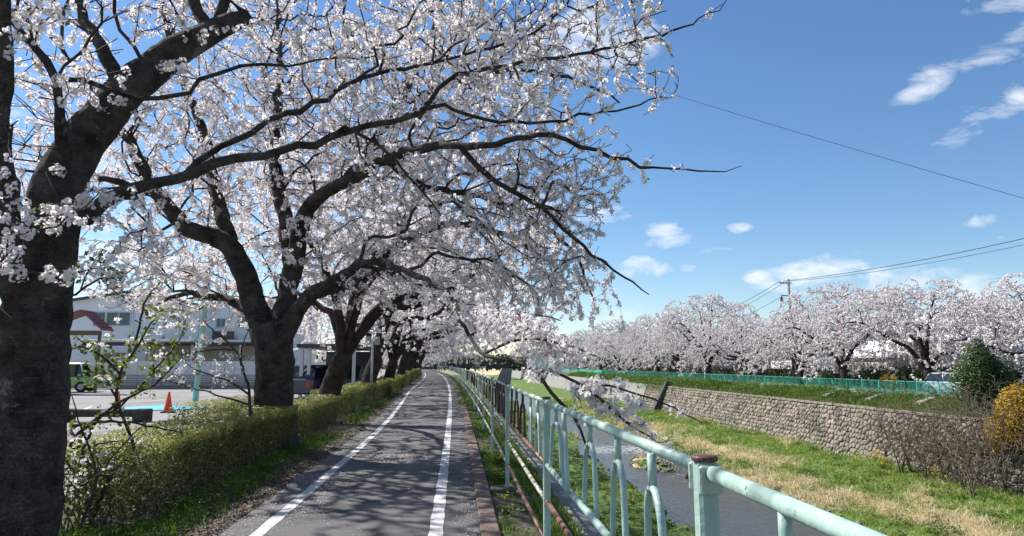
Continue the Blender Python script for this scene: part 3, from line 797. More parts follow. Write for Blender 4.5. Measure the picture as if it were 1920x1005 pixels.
# small red roofed shed
rs = thing('shelter', 'open sided shelter with a red ribbed roof left of the pale building', 'shelter', (0, 0, 0))
Yr = 38.0
p = at(182, 602, Yr); xr_ = p.x; e = at(190, 617, Yr); k = at(152, 582, Yr)
wx = at(100, 600, Yr).x
MB().box(wx - 2.2, wx, Yr + .2, Yr + 1.1, 0, e.z - .1).build('wall', wall_b, rs)
for yy in (Yr + .9,): MB().box(e.x - .6, e.x - .48, yy, yy + .12, 0, e.z - .05).build('post', wood_b, rs)
rf = MB(); rf.prism([(e.x, e.z - .06), (e.x, e.z + .04), (k.x, k.z + .06), (k.x, k.z - .04)], Yr, Yr + 1.3, 'y'); rf.prism([(k.x - .004, k.z - .04), (k.x - .004, k.z + .06), (k.x - 2.6, e.z + .04), (k.x - 2.6, e.z - .06)], Yr, Yr + 1.3, 'y')
ro = rf.build('roof', roof_red, rs)
for t in np.arange(0.1, 1, .2):
    for sx in (0, 1):
        x = (e.x + (k.x - e.x) * t) if sx == 0 else (k.x + (-2.6) * t); z = (e.z + (k.z - e.z) * t) if sx == 0 else (k.z + (e.z - k.z) * t)
        MB().box(x - .03, x + .03, Yr, Yr + 1.3, z + .04, z + .10).build('roof_rib', roof_red, ro)
MB().box(k.x - 2.4, e.x - .1, Yr + .2, Yr + .28, e.z - .32, e.z - .07).build('fascia', wood_b, rs)

# vehicles
def make_car(name, label, L_, Wd, H, paint_m, loc, rz, kind='van', roofm=None, group=None, cat='car'):
    t = thing(name, label, cat, loc, rz, group)
    hw = Wd / 2; belt = H * (.52 if kind == 'van' else .60)
    # body: lofted lower shell, x = length
    st = ([(-L_ / 2, .35, belt * .92, .86), (-L_ / 2 + .08, .22, belt, .97), (-L_ * .25, .2, belt, 1), (L_ * .25, .2, belt, 1), (L_ / 2 - .45, .2, belt * .98, .98), (L_ / 2 - .08, .22, belt * (.86 if kind == 'van' else .72), .93), (L_ / 2, .35, belt * .7, .84)])
    V = []; F = []
    for (x, z0, z1, k) in st:
        w = hw * k
        V += [(x, -w * .9, z0), (x, -w, z0 + .18), (x, -w, (z0 + z1) / 2), (x, -w * .97, z1 - .05), (x, -w * .90, z1), (x, w * .90, z1), (x, w * .97, z1 - .05), (x, w, (z0 + z1) / 2), (x, w, z0 + .18), (x, w * .9, z0)]
    for i in range(len(st) - 1):
        for k in range(10): a = i * 10 + k; b = i * 10 + (k + 1) % 10; F.append((a, a + 10, b + 10, b))
    F.append(tuple(range(10))); F.append(tuple(range(len(st) * 10 - 1, len(st) * 10 - 11, -1)))
    MB().add(V, F, 0, False).build('body', paint_m, t)
    xr0, xr1 = (-L_ / 2 + .12, L_ * .27) if kind == 'van' else (-L_ * .36, L_ * .14)
    xb0, xb1 = (-L_ / 2 + .05, L_ / 2 - .55) if kind == 'van' else (-L_ * .46, L_ * .30)
    wt = hw * .80
    cab = [(xb0, -hw * .895, belt), (xb1, -hw * .895, belt), (xb1, hw * .895, belt), (xb0, hw * .895, belt), (xr0, -wt, H - .06), (xr1, -wt, H - .06), (xr1, wt, H - .06), (xr0, wt, H - .06)]
    MB().add(cab, [(0, 1, 5, 4), (1, 2, 6, 5), (2, 3, 7, 6), (3, 0, 4, 7), (4, 5, 6, 7)]).build('windows', glass_d, t)
    MB().add([(xr0 - .03, -wt - .03, H - .07), (xr1 + .05, -wt - .03, H - .07), (xr1 + .05, wt + .03, H - .07), (xr0 - .03, wt + .03, H - .07), (xr0 + .08, -wt + .1, H), (xr1 - .1, -wt + .1, H), (xr1 - .1, wt - .1, H), (xr0 + .08, wt - .1, H)],
             [(0, 1, 5, 4), (1, 2, 6, 5), (2, 3, 7, 6), (3, 0, 4, 7), (4, 5, 6, 7), (3, 2, 1, 0)]).build('roof', roofm or paint_m, t)
    for sy in (-1, 1):
        for (xa, xt) in ((xb0, xr0), (xb1, xr1), ((xb0 + xb1) / 2, (xr0 + xr1) / 2)):
            MB().tube([(xa, sy * hw * .90, belt - .01), (xt, sy * (wt + .012), H - .06)], .035, 5).build('pillar', roofm or paint_m, t)
        MB().box(L_ / 2 - .03, L_ / 2 + .012, sy * hw * .62 - .16, sy * hw * .62 + .16, belt * .58, belt * .72, bev=.01).build('headlight', clearlamp, t)
        MB().box(-L_ / 2 - .012, -L_ / 2 + .04, sy * hw * .70 - .07, sy * hw * .70 + .07, belt * .55, belt * .88, bev=.01).build('tail_light', redlamp, t)
        MB().box(xb1 - .25, xb1 - .12, sy * (hw + .08) - .07, sy * (hw + .08) + .07, belt + .02, belt + .16, bev=.02).build('mirror', paint_m, t)
        for x in (-L_ * .31, L_ * .31):
            wl_ = MB().tube([(x, sy * (hw - .19), .29), (x, sy * (hw + .012), .29)], .29, 18).build('wheel', tyre, t)
            MB().tube([(x, sy * (hw - .1), .29), (x, sy * (hw + .02), .29)], .17, 14).build('rim', rimm, wl_)
    MB().box(L_ / 2 - .05, L_ / 2 + .02, -hw * .8, hw * .8, .24, .40, bev=.02).build('bumper', paint_m, t)
    MB().box(-L_ / 2 - .02, -L_ / 2 + .05, -hw * .8, hw * .8, .26, .42, bev=.02).build('bumper', paint_m, t)
    return t
p = at(120, 735, 40)
make_car('parked_van', 'small pale green van with a white roof behind the leftmost trunk', 3.4, 1.48, 1.62, van_green, (p.x - .3, 40.6, 0), math.radians(8), 'van', van_white, 'cars in the car park', 'van')
make_car('parked_car', 'dark navy car parked under the dark carport left of the third trunk', 4.3, 1.75, 1.5, navy, (at(588, 700, 33).x, 33, 0), math.radians(80), 'car', None, 'cars in the car park')
make_car('parked_car', 'dark navy car parked under the dark carport right of the third trunk', 4.2, 1.72, 1.5, navy, (at(650, 700, 34).x, 34, 0), math.radians(97), 'car', None, 'cars in the car park')
make_car('parked_car', 'silver car seen through the green fence on the opposite bank', 4.1, 1.7, 1.4, silver, (31.4, 41.5, -.40), math.radians(-82), 'car')
# dark carport behind second and third trunks
dc = thing('carport', 'dark roofed carport on pale square posts behind the third trunk', 'carport', (0, 0, 0))
xa, xb = at(556, 655, 31).x, at(668, 655, 31).x
MB().box(xa, xb, 31, 38, 2.25, 2.42).build('roof', metal_dark, dc); MB().box(xa, xb, 37.8, 37.9, 0, 2.2).build('back_wall', metal_dark, dc)
for px in (566, 580, 664):
    x = at(px, 680, 31.2).x; MB().box(x - .07, x + .07, 31.1, 31.24, 0, 2.24).build('post', galv, dc)
dh = thing('house', 'dark brown distant house glimpsed at the far end of the path', 'house', (0, 0, 0))
MB().box(-26, -9, 232, 240, 0, 4.6).build('wall', wood_b, dh); MB().prism([(-27, 4.61), (-8, 4.61), (-12, 6.8), (-23, 6.8)], 231, 241, 'y').build('roof', roof_dark, dh)
window(800, 682, 806, 686, 232, glass_d, dh)

# sign post seen from behind
sp = at(697, 700, 25.3)
s_ = thing('sign_post', 'grey pole with the backs of a round sign and square plates by the hedge', 'sign', (sp.x, 25.3, 0))
MB().tube([(0, 0, 0), (0, 0, 3.35)], .042, 12).build('pole', galv, s_)
MB().lathe((0, -.06, 2.85), [(.06, 0), (.34, .06), (.36, .10), (.30, .22), (.16, .32), (.03, .36)], 24).build('round_sign_back', sign_b, s_)  # domed back of the round sign, no lamp on this pole
MB().prism([(-.31, 2.82), (.31, 2.82), (.24, 2.64), (-.24, 2.64)], .045, .07, 'y').build('plate', sign_b, s_)
MB().box(-.255, .255, .045, .07, 2.22, 2.52, bev=.004).build('plate', sign_b, s_)
for z in (2.3, 2.45, 2.72): MB().box(-.2, .2, .03, .044, z - .015, z + .015).build('clamp', galv, s_)

# ------------------------------------------------------------------ opposite bank buildings
def rhouse(label, px0, px1, yf, dep, z1, mat, roofm, gable=0.0, wins=(), cat='house', z0=-.42, yc=None):
    t = thing('house', label, cat, (0, 0, 0))
    x0, x1 = at(px0, 680, yf).x, at(px1, 680, yf).x
    if gable:
        MB().prism([(x0, z0), (x1, z0), (x1, z1), ((x0 + x1) / 2, z1 + gable), (x0, z1)], yf, yf + dep, 'y').build('wall', mat, t)
        xm_ = (x0 + x1) / 2; r = MB()
        r.prism([(x0 - .3, z1 - .16), (xm_, z1 + gable + .01), (xm_, z1 + gable + .16), (x0 - .3, z1 + .02)], yf - .4, yf + dep, 'y'); r.prism([(xm_ + .003, z1 + gable + .01), (x1 + .3, z1 - .16), (x1 + .3, z1 + .02), (xm_ + .003, z1 + gable + .16)], yf - .4, yf + dep, 'y')
        r.build('roof', roofm, t)
    else:
        MB().box(x0, x1, yf, yf + dep, z0, z1).build('wall', mat, t); MB().box(x0 - .15, x1 + .15, yf - .2, yf + dep, z1 + .001, z1 + .15).build('roof', roofm, t)
    for q in wins: window(*q, yf=yf, glass=glass_d, parent=t)
    return t
rhouse('beige gabled house with dark doorway behind the largest opposite cherry tree', 1672, 1765, 57, 8, 2.3, wall_b, wall_pale, 1.3, [(1700, 682, 1712, 710), (1728, 682, 1736, 708)])
rhouse('plain grey brown walled house right of the beige gabled house', 1770, 1822, 54, 8, 3.6, wall_b, wall_b, 0, [])
rhouse('pale apartment block behind blossom at the right edge', 1858, 2020, 60, 10, 6.8, wall_pale, wall_pale, 0, [(1880, 612, 1888, 630), (1898, 612, 1906, 630), (1880, 650, 1888, 668)])
rhouse('white rendered house behind the middle opposite cherry trees', 1500, 1600, 82, 8, 2.6, wall_pale, roof_dark, 1.0, [(1512, 690, 1530, 706), (1560, 690, 1575, 708)])
rhouse('dark roofed low house far along the opposite bank', 1330, 1400, 122, 8, 2.8, wall_b, roof_dark, 1.2, [(1346, 688, 1356, 698)])
for (px0, px1, y, lab) in [(1385, 1397, 98, 'narrow white wall panel seen through the green fence, rightmost of three'), (1321, 1338, 98, 'narrow white wall panel seen through the green fence, leftmost of three'), (1352, 1373, 97, 'wide white wall panel seen through the green fence, middle of three')]:
    x0, x1 = at(px0, 690, y).x, at(px1, 690, y).x
    o = MB().box(x0, x1, y, y + .2, -.4, 1.4).build('white_wall', wall_pale); tag(o, lab, 'wall', 'white wall panels behind the green fence')
rhouse('pale distant house roof beyond the river bend', 1000, 1062, 210, 10, 3.2, wall_pale, roof_dark, 1.5, [])
# utility pole and wires
up = at(1478, 523, 78)
u = thing('utility_pole', 'concrete utility pole with crossarms rising above the opposite cherry trees', 'utility pole', (up.x, 78, -.4))
Hh = up.z + .4
MB().tube([(0, 0, 0), (0, 0, Hh)], [.19, .13], 12).build('pole', pole_c, u)
MB().box(-1.1, .35, -.06, .06, Hh - .55, Hh - .43).build('crossarm', metal_dark, u); MB().box(-.95, .1, -.06, .06, Hh - 2.05, Hh - 1.95).build('crossarm', metal_dark, u)
for x in (-1.0, -.65, -.3): MB().lathe((x, 0, Hh - .43), [(.05, 0), (.07, .05), (.04, .1), (.07, .15), (.03, .22)], 8).build('insulator', wall_pale, u)
MB().box(-.98, -.9, -.05, .05, Hh - 2.9, Hh - 1.95).build('bracket', metal_dark, u); MB().box(-.95, .1, -.06, .06, Hh - 2.9, Hh - 2.82).build('crossarm', metal_dark, u)
MB().lathe((-.95, 0, Hh - 2.75), [(.16, 0), (.18, .05), (.18, .5), (.14, .56)], 10).build('transformer', metal_dark, u)
def cable(a, b, sag, r, lab, n=24):
    P = [a.lerp(b, t) - Vector((0, 0, 4 * sag * t * (1 - t))) for t in np.linspace(0, 1, n)]
    c = P[0].copy(); o = MB().tube([p - c for p in P], r, 5).build('power_cable', cable_m, None, c); tag(o, lab, 'cable', 'overhead cables')
cable(at(900, 62, 46), at(2150, 437, 30), -.0 + .25, .012, 'long single cable slanting down across the open blue sky')
cable(Vector((up.x - .5, 78, up.z - .25)), at(2060, 414, 44), .5, .028, 'upper of two cables running right from the utility pole')
cable(Vector((up.x - .1, 78, up.z - .28)), at(2060, 428, 44), .55, .02, 'lower of two cables running right from the utility pole')
cable(Vector((up.x - 1.0, 78, up.z - .25)), at(1300, 600, 130), .8, .03, 'upper of the cables running left from the utility pole')
cable(Vector((up.x - .65, 78, up.z - .5)), at(1305, 607, 130), .8, .025, 'middle cable running left from the utility pole')
cable(Vector((up.x - .9, 78, up.z - 2.1)), at(1300, 622, 130), .8, .025, 'lowest cable running left from the utility pole')

# ------------------------------------------------------------------ scatter helpers
def rand_rot(n, rng, up=None, spread=1.0):
    """n random orthonormal frames; if up (n,3) given, the third axis leans to it"""
    z = rng.normal(size=(n, 3)); z /= np.linalg.norm(z, axis=1)[:, None]
    if up is not None: z = up + z * spread; z /= np.linalg.norm(z, axis=1)[:, None] + 1e-9
    a = rng.normal(size=(n, 3)); x = np.cross(a, z); x /= np.linalg.norm(x, axis=1)[:, None] + 1e-9
    y = np.cross(z, x); return np.stack([x, y, z], 2)      # columns
def inst(T, faces, pos, R, S, tone=None):
    """copy template T (k,3) with frames; returns V, F, tone"""
    n, k = len(pos), len(T)
    V = np.einsum('nij,kj->nki', R, T) * np.asarray(S).reshape(n, 1, 1) + pos[:, None, :]
    F = faces[None] + (np.arange(n) * k)[:, None, None]
    t = np.repeat(tone if tone is not None else np.zeros(n), k)
    return V.reshape(-1, 3), F.reshape(-1, faces.shape[1]), t
ang = np.arange(5) * 2 * np.pi / 5
PENT = np.concatenate([[[0, 0, -.22]], np.stack([np.cos(ang) * .5, np.sin(ang) * .5, .06 * np.array([1, -1, 1, -.5, .5])], 1)])
PENT_F = np.array([[0, 1, 2], [0, 2, 3], [0, 3, 4], [0, 4, 5], [0, 5, 1]])
PENTN = PENT[1:] * [1, 1, 1.6]; PENTN_F = np.array([[0, 1, 2, 3, 4]]); SQ = np.array([[.5, 0, .08], [0, .47, -.06], [-.5, 0, .1], [0, -.47, -.04]]); SQ_F = np.array([[0, 1, 2, 3]])
a10 = np.arange(5) * 2 * np.pi / 5
pet = [[0, 0, -.14]]; pf = []
for k, a in enumerate(a10):
    b = 1 + k * 3
    pet += [[.34 * math.cos(a - .50), .34 * math.sin(a - .50), .02], [.52 * math.cos(a), .52 * math.sin(a), .07], [.34 * math.cos(a + .50), .34 * math.sin(a + .50), .02]]
    pf += [[0, b, b + 1], [0, b + 1, b + 2]]
STAR, STAR_F = np.array(pet), np.array(pf)
LEAF = np.array([[0, 0, 0], [.28, .45, .06], [0, 1, -.05], [-.28, .45, .06]]); LEAF_F = np.array([[0, 1, 2], [0, 2, 3]])
OVAL = np.array([[0, -.1, 0], [.33, .35, .05], [.2, .8, 0], [0, 1, -.04], [-.2, .8, 0], [-.33, .35, .05]]); OVAL_F = np.array([[0, 1, 2], [0, 2, 3], [0, 3, 4], [0, 4, 5]])

def flowers(name, pts, per, spread, size, mat, parent, rng, tmpl=(PENTN, PENTN_F), down=0.0, kind='stuff', label=None, tonefn=None):
    """clusters of flowers at pts"""
    n = len(pts)
    c = np.repeat(pts, per, 0); d = rng.normal(size=(len(c), 3)); d /= np.linalg.norm(d, axis=1)[:, None]
    pos = c + d * spread * rng.uniform(.45, 1.1, (len(c), 1)); pos[:, 2] -= down * spread * rng.uniform(0, 1, len(c))
    R = rand_rot(len(c), rng, d, .55)
    tone = np.clip(np.repeat(rng.uniform(.2, 1, n), per) * .7 + rng.uniform(0, .3, len(c)), 0, 1)
    V, F, t = inst(tmpl[0], tmpl[1], pos, R, size * rng.uniform(.75, 1.15, len(c)), tone)
    return link(name, np_mesh(name, V, F, mat, False, {'tone': t}), parent, kind=kind, label=label)
def leafset(name, pos, up, size, mat, parent, rng, spread=.8, tone=None, tmpl=(LEAF, LEAF_F), kind='stuff', label=None, loc=None):
    R = rand_rot(len(pos), rng, up, spread)
    V, F, t = inst(tmpl[0], tmpl[1], pos, R, size * rng.uniform(.6, 1.25, len(pos)), tone if tone is not None else rng.uniform(0, 1, len(pos)))
    return link(name, np_mesh(name, V, F, mat, False, {'tone': t}), parent, loc, kind=kind, label=label)
def blades(name, base, h, w, lean, mat, tone, rng, kind='stuff', parent=None, label=None):
    """bent two-segment grass blades: base (n,3), h,w arrays"""
    n = len(base); a = rng.uniform(0, 2 * np.pi, n); b = rng.uniform(0, 2 * np.pi, n)
    side = np.stack([np.cos(a), np.sin(a), 0 * a], 1) * (w / 2)[:, None]
    ln = np.stack([np.cos(b), np.sin(b), 0 * b], 1) * (h * lean * rng.uniform(.2, 1.3, n))[:, None]
    upv = np.stack([0 * a, 0 * a, h], 1)
    V = np.stack([base - side, base + side, base + upv * .6 + ln * .35 + side * .7, base + upv * .6 + ln * .35 - side * .7, base + upv * (1 - .35 * lean) + ln], 1).reshape(-1, 3)
    k = (np.arange(n) * 5)[:, None]
    return link(name, np_mesh(name, V, [np.concatenate([k, k + 1, k + 2, k + 3], 1), np.concatenate([k + 3, k + 2, k + 4], 1)], mat, False, {'tone': np.repeat(tone, 5)}), parent, kind=kind, label=label)

# ------------------------------------------------------------------ tree skeletons
class Skel:
    def __init__(s): s.p = []; s.par = []; s.r = []; s.g = []; s.t = []; s.pl = []
    def node(s, p, par, r, g):
        s.p.append(np.array(p, float)); s.par.append(par); s.r.append(r); s.g.append(g)
        if par < 0: s.t.append(np.array([0, 0, 1.])); s.pl.append(0.)
        else:
            d = s.p[-1] - s.p[par]; l = np.linalg.norm(d) + 1e-9; s.t.append(d / l); s.pl.append(s.pl[par] + l)
        return len(s.p) - 1
    def limb(s, pts, rad, g, par=None, step=.2, rng=None, jit=.012):
        """Catmull-Rom through pts; joined to nearest node when par is None"""
        pts = [np.array(p, float) for p in pts]
        if par is None and s.p:
            q = pts[0]; par = int(np.argmin(np.linalg.norm(np.array(s.p) - q, axis=1)))
            if np.linalg.norm(s.p[par] - pts[0]) > .02: pts = [s.p[par]] + pts; rad = [rad[0]] + list(rad)
            else: pts[0] = s.p[par]
        elif par is None: par = -1
        P = [2 * pts[0] - pts[1]] + pts + [2 * pts[-1] - pts[-2]]
        last = par
        if par == -1: last = s.node(pts[0], -1, rad[0], g)
        for i in range(1, len(P) - 2):
            a, b, c, d = P[i - 1:i + 3]; L_ = np.linalg.norm(c - b); m = max(1, int(round(L_ / step)))
            for k in range(1, m + 1):
                t = k / m
                q = .5 * ((2 * b) + (-a + c) * t + (2 * a - 5 * b + 4 * c - d) * t * t + (-a + 3 * b - 3 * c + d) * t ** 3)
                r = rad[i - 1] + (rad[i] - rad[i - 1]) * t
                if rng is not None: q = q + rng.normal(size=3) * jit * min(1, .05 / r + .3)
                last = s.node(q, last, r, g)
        return last
    def colonize(s, T, rng, maxd=3.0, step=.2, bend=.32, upb=.10, wpath=.28, minr=0.0):
        N0 = len(s.p); cap = N0 + 60000
        P = np.zeros((cap, 3)); TN = np.zeros((cap, 3)); PL = np.zeros(cap)
        P[:N0] = np.array(s.p); TN[:N0] = np.array(s.t); PL[:N0] = np.array(s.pl); n = N0
        cut = np.array([PL[i] < minr for i in range(N0)])
        pen = np.zeros(cap); pen[:N0] = np.where(cut, 50, 0)
        base = P[np.argmax(cut == False)] if (~cut).any() else P[0]
        # inner targets first, so that branches grow outwards
        d0 = np.min(np.linalg.norm(T[:, None, :] - P[None, :N0:3, :], axis=2), axis=1)
        for ti in np.argsort(d0):
            q = T[ti]; D = q - P[:n]; d = np.sqrt((D * D).sum(1)) + 1e-6
            al = (D * TN[:n]).sum(1) / d
            c = d * (1.25 - .35 * al) + wpath * PL[:n] * .25 + pen[:n]
            j = int(np.argmin(c))
            if d[j] > maxd or d[j] < .03: continue
            m = max(1, int(round(d[j] / step))); a = P[j]; ctl = a + TN[j] * d[j] * bend + np.array([0, 0, upb * d[j]]) + (q - a) * .15
            off = rng.normal(size=3) * .035 * d[j]; last = j
            for k in range(1, m + 1):
                t = k / m; p = (1 - t) ** 2 * a + 2 * t * (1 - t) * ctl + t * t * q + off * math.sin(math.pi * t) + (rng.normal(size=3) * .011 if k < m else 0)
                if n >= cap: break
                dv = p - P[last]; l = np.linalg.norm(dv) + 1e-9
                P[n] = p; TN[n] = dv / l; PL[n] = PL[last] + l
                s.p.append(p); s.par.append(last); s.r.append(0); s.g.append(-1); s.t.append(TN[n]); s.pl.append(PL[n]); last = n; n += 1
    def solve(s, tip=.0034, ex=2.35):
        n = len(s.p); A = np.zeros(n); ch = [[] for _ in range(n)]
        for i in range(n - 1, -1, -1):
            v = A[i] if A[i] > 0 else tip ** ex
            r = v ** (1 / ex)
            if s.g[i] >= 0: s.r[i] = max(s.r[i], .002)
            else: s.r[i] = r
            if s.par[i] >= 0: A[s.par[i]] += v; ch[s.par[i]].append(i)
        for i in range(n):        # a twig is never thicker than what bears it
            if s.par[i] >= 0: s.r[i] = min(s.r[i], s.r[s.par[i]])
        s.ch = ch
    def chains(s):
        res = []; st = [0]
        stack = [(0, None)]
        while stack:
            i, start = stack.pop()
            c = [start] if start is not None else []
            c.append(i); j = i
            while s.ch[j]:
                cs = sorted(s.ch[j], key=lambda q: (s.g[q] == s.g[j] and s.g[q] >= 0, s.r[q]), reverse=True)
                for o in cs[1:]: stack.append((o, j))
                j = cs[0]; c.append(j)
            res.append((c, start is not None))
        return res

def tube_mesh(name, sk, chains, mat, rough=0.0, org=(0, 0, 0), fine=False, minsides=3):
    VV = []; FF = []; base = 0
    org = np.array(org)
    for c, br in chains:
        P = np.array([sk.p[i] for i in c]); R = np.array([sk.r[i] for i in c])
        if len(P) < 2: continue
        if br: R[0] = R[1]
        r0 = R[min(1, len(R) - 1)]
        n = 20 if r0 > .12 else 12 if r0 > .05 else 8 if r0 > .022 else 5 if r0 > .009 else minsides
        if fine and r0 > .1:
            n = 44; s_ = np.concatenate([[0], np.cumsum(np.linalg.norm(np.diff(P, axis=0), axis=1))]); u = np.arange(0, s_[-1], .05)
            P = np.stack([np.interp(u, s_, P[:, k]) for k in range(3)], 1); R = np.interp(u, s_, R)
        T = np.gradient(P, axis=0); T /= np.linalg.norm(T, axis=1)[:, None] + 1e-9
        m = np.abs(T.mean(0)); ref = np.zeros(3); ref[int(np.argmin(m))] = 1
        U = np.cross(T, ref); U /= np.linalg.norm(U, axis=1)[:, None] + 1e-9; Wv = np.cross(T, U)
        a = np.arange(n) * 2 * np.pi / n
        off = U[:, None, :] * np.cos(a)[None, :, None] + Wv[:, None, :] * np.sin(a)[None, :, None]
        rr = np.repeat(R[:, None], n, 1)
        if rough and r0 > .03:
            Q = P[:, None, :] + off * R[:, None, None]
            fl = 1 / np.clip(R, .02, .5)
            for i in range(len(P)):
                for k in range(n):
                    q = Vector(Q[i, k]); s1 = noise.noise(q * 3.2) * .55 + noise.noise(q * 8) * .28
                    if fine: s1 += noise.noise(Vector((q.x * 22, q.y * 22, q.z * 9))) * .14 + .25 * max(0, noise.noise(q * 2.2 + Vector((9, 3, 1))) - .25)
                    rr[i, k] *= 1 + rough * s1
        V = P[:, None, :] + off * rr[:, :, None]
        VV.append((V - org).reshape(-1, 3)); k = len(P)
        i = np.arange(k - 1)[:, None] * n + np.arange(n)[None]; j = np.arange(k - 1)[:, None] * n + (np.arange(n)[None] + 1) % n
        FF.append(np.stack([i, j, j + n, i + n], -1).reshape(-1, 4) + base); base += k * n
        # tip cap point
        VV.append((P[-1] - org)[None] + T[-1] * R[-1] * .4); tip = base; base += 1
        e = tip - n + np.arange(n); FF.append(np.stack([e, np.roll(e, -1), np.full(n, tip), np.full(n, tip)], -1))
    if not VV: return None
    F = np.concatenate(FF); tri = F[:, 2] == F[:, 3]
    return np_mesh(name, np.concatenate(VV), [F[~tri], F[tri][:, :3]], mat, True)

def twig_points(sk, rng, per_m, rmax=.011, rmin=0, region=None):
    idx = [i for i in range(len(sk.p)) if sk.par[i] >= 0 and sk.r[i] < rmax and sk.g[i] < 0]
    A = np.array([sk.p[sk.par[i]] for i in idx]); B = np.array([sk.p[i] for i in idx]); l = np.linalg.norm(B - A, axis=1)
    k = rng.poisson(l * per_m); a = np.repeat(A, k, 0); b = np.repeat(B, k, 0)
    return a + (b - a) * rng.uniform(0, 1, (len(a), 1))

def blob_targets(blobs, n, rng):
    W = np.array([b[2] * b[1][0] * b[1][1] * b[1][2] if len(b) > 2 else b[1][0] * b[1][1] * b[1][2] for b in blobs]); W = W / W.sum(); out_ = []
    for (c, r, *_), w in zip(blobs, W):
        m = int(n * w); d = rng.normal(size=(m, 3)); d /= np.linalg.norm(d, axis=1)[:, None]
        out_.append(np.array(c) + d * np.array(r) * rng.uniform(0, 1, (m, 1)) ** (1 / 2.6))
    return np.concatenate(out_)

def clump(p, thr):
    v = wob(p[:, 0] * 3.1 + 5 * p[:, 2], p[:, 1] * 3.3 - 2 * p[:, 2], 4) + .6 * wob(p[:, 2] * 5.3 + p[:, 0], p[:, 0] * 4.7 + p[:, 1] * 2, 1)
    return v > thr
def build_tree(root, sk, rng, per_m, per, spread, size, mat=blossom, bk=bark, tmpl=(PENTN, PENTN_F), fine=False, rough=.16, leaves=0, rmax=.011, ptfilter=None, org=(0, 0, 0), gap=-.45):
    ch = sk.chains(); groups = {}
    for c in ch:
        g = sk.g[c[0][1] if c[1] and len(c[0]) > 1 else c[0][0]]
        groups.setdefault(g if g >= 0 else -1, []).append(c)
    for g in sorted(groups):
        if g < 0: continue
        me = tube_mesh('trunk' if g == 0 else 'limb', sk, groups[g], bk, rough, org, fine)
        if me: link('trunk' if g == 0 else 'limb', me, root)
    if -1 in groups:
        link('twigs', tube_mesh('twigs', sk, groups[-1], twigm if mat is blossom else bk, 0, org), root, kind='stuff')
    pts = twig_points(sk, rng, per_m, rmax)
    if ptfilter is not None: pts = pts[ptfilter(pts)]
    pts = pts[clump(pts, gap)]
    flowers('blossoms', pts - np.array(org), per, spread, size, mat, root, rng, tmpl, down=.5)
    if leaves:
        q = pts[rng.choice(len(pts), leaves)] + rng.normal(size=(leaves, 3)) * .04
        leafset('young_leaves', q - np.array(org), np.tile([0, 0, .4], (leaves, 1)), .05, young_leaf, root, rng)
    print('TREE', root.name, len(sk.p), len(pts))

def px(pts, par=None):
    return [tuple(at(a, b, y)) for (a, b, y) in pts]
def W(widths, Y):   # pixel widths -> radii at depth
    return [w / 2 / F0 * (Y if isinstance(Y, (int, float)) else Y[i]) * 1.03 for i, w in enumerate(widths)]

# ------------------------------------------------------------------ first tree: leaning trunk filling the left edge
rng = np.random.default_rng(11)
s = Skel()
P = [(10, 1075, 5.25), (30, 1000, 5.25), (50, 880, 5.28), (60, 720, 5.3), (66, 600, 5.3), (88, 490, 5.32), (104, 390, 5.35), (138, 292, 5.4), (188, 228, 5.5), (234, 178, 5.6), (278, 137, 5.7), (325, 98, 5.8), (383, 68, 5.9), (428, 45, 6.0), (463, 31, 6.1)]
Wd = [160, 122, 110, 108, 104, 88, 86, 80, 70, 66, 70, 57, 44, 38, 28]
s.limb(px(P), W(Wd, [p[2] for p in P]), 0, step=.15)
LB = []
def limb(pts, widths, g, step=.16): s.limb(px(pts), W(widths, [p[2] for p in pts]), g, step=step, rng=rng)
limb([(40, 560, 5.2), (18, 470, 4.95), (8, 380, 4.85), (6, 250, 4.8), (4, 120, 4.75), (0, -60, 4.7), (-10, -300, 4.6)], [58, 42, 38, 35, 32, 30, 24], 1)
limb([(116, 285, 5.15), (108, 200, 5.05), (104, 147, 5.0), (62, 88, 4.95), (12, 28, 4.9), (-60, -60, 4.8)], [22, 15, 15, 13, 11, 7], 2)
limb([(104, 148, 5.0), (160, 152, 4.95), (205, 168, 4.9), (262, 190, 4.95), (300, 190, 5.0), (352, 172, 5.0), (400, 138, 5.1), (450, 124, 5.2), (540, 122, 5.4), (640, 106, 5.8)], [12, 10, 9.5, 9.5, 10, 9, 8, 7, 5, 3], 3)
limb([(225, 150, 5.55), (189, 88, 5.7), (158, 42, 5.9), (140, -30, 6.1), (100, -160, 6.4)], [26, 22, 19, 14, 9], 4)
limb([(160, 405, 5.3), (200, 382, 5.25), (250, 356, 5.2), (330, 338, 5.25), (400, 309, 5.3), (490, 290, 5.4), (560, 274, 5.5), (595, 270, 5.55), (660, 246, 5.7), (734, 226, 5.9), (789, 208, 6.0), (834, 150, 6.15), (878, 133, 6.3), (938, 122, 6.4), (1008, 112, 6.5), (1107, 97, 6.7), (1200, 76, 6.9), (1260, 58, 7.0), (1310, 36, 7.1), (1362, 2, 7.2)],
     [29, 24, 22, 19, 18, 16, 14, 13.5, 12, 11, 10, 8.5, 8, 7, 6.5, 6, 5, 4, 3, 1.6], 5)
limb([(345, 330, 5.28), (373, 299, 5.4), (413, 274, 5.5), (473, 249, 5.7), (537, 214, 5.9), (610, 184, 6.1), (660, 154, 6.2), (709, 137, 6.3), (759, 129, 6.4), (809, 118, 6.5), (869, 105, 6.6), (1000, 60, 6.8), (1060, 10, 6.9), (1100, -80, 7.0)], [15, 14, 13, 12, 11, 10, 9, 8, 7.5, 6.5, 6, 5, 4, 2.5], 6)
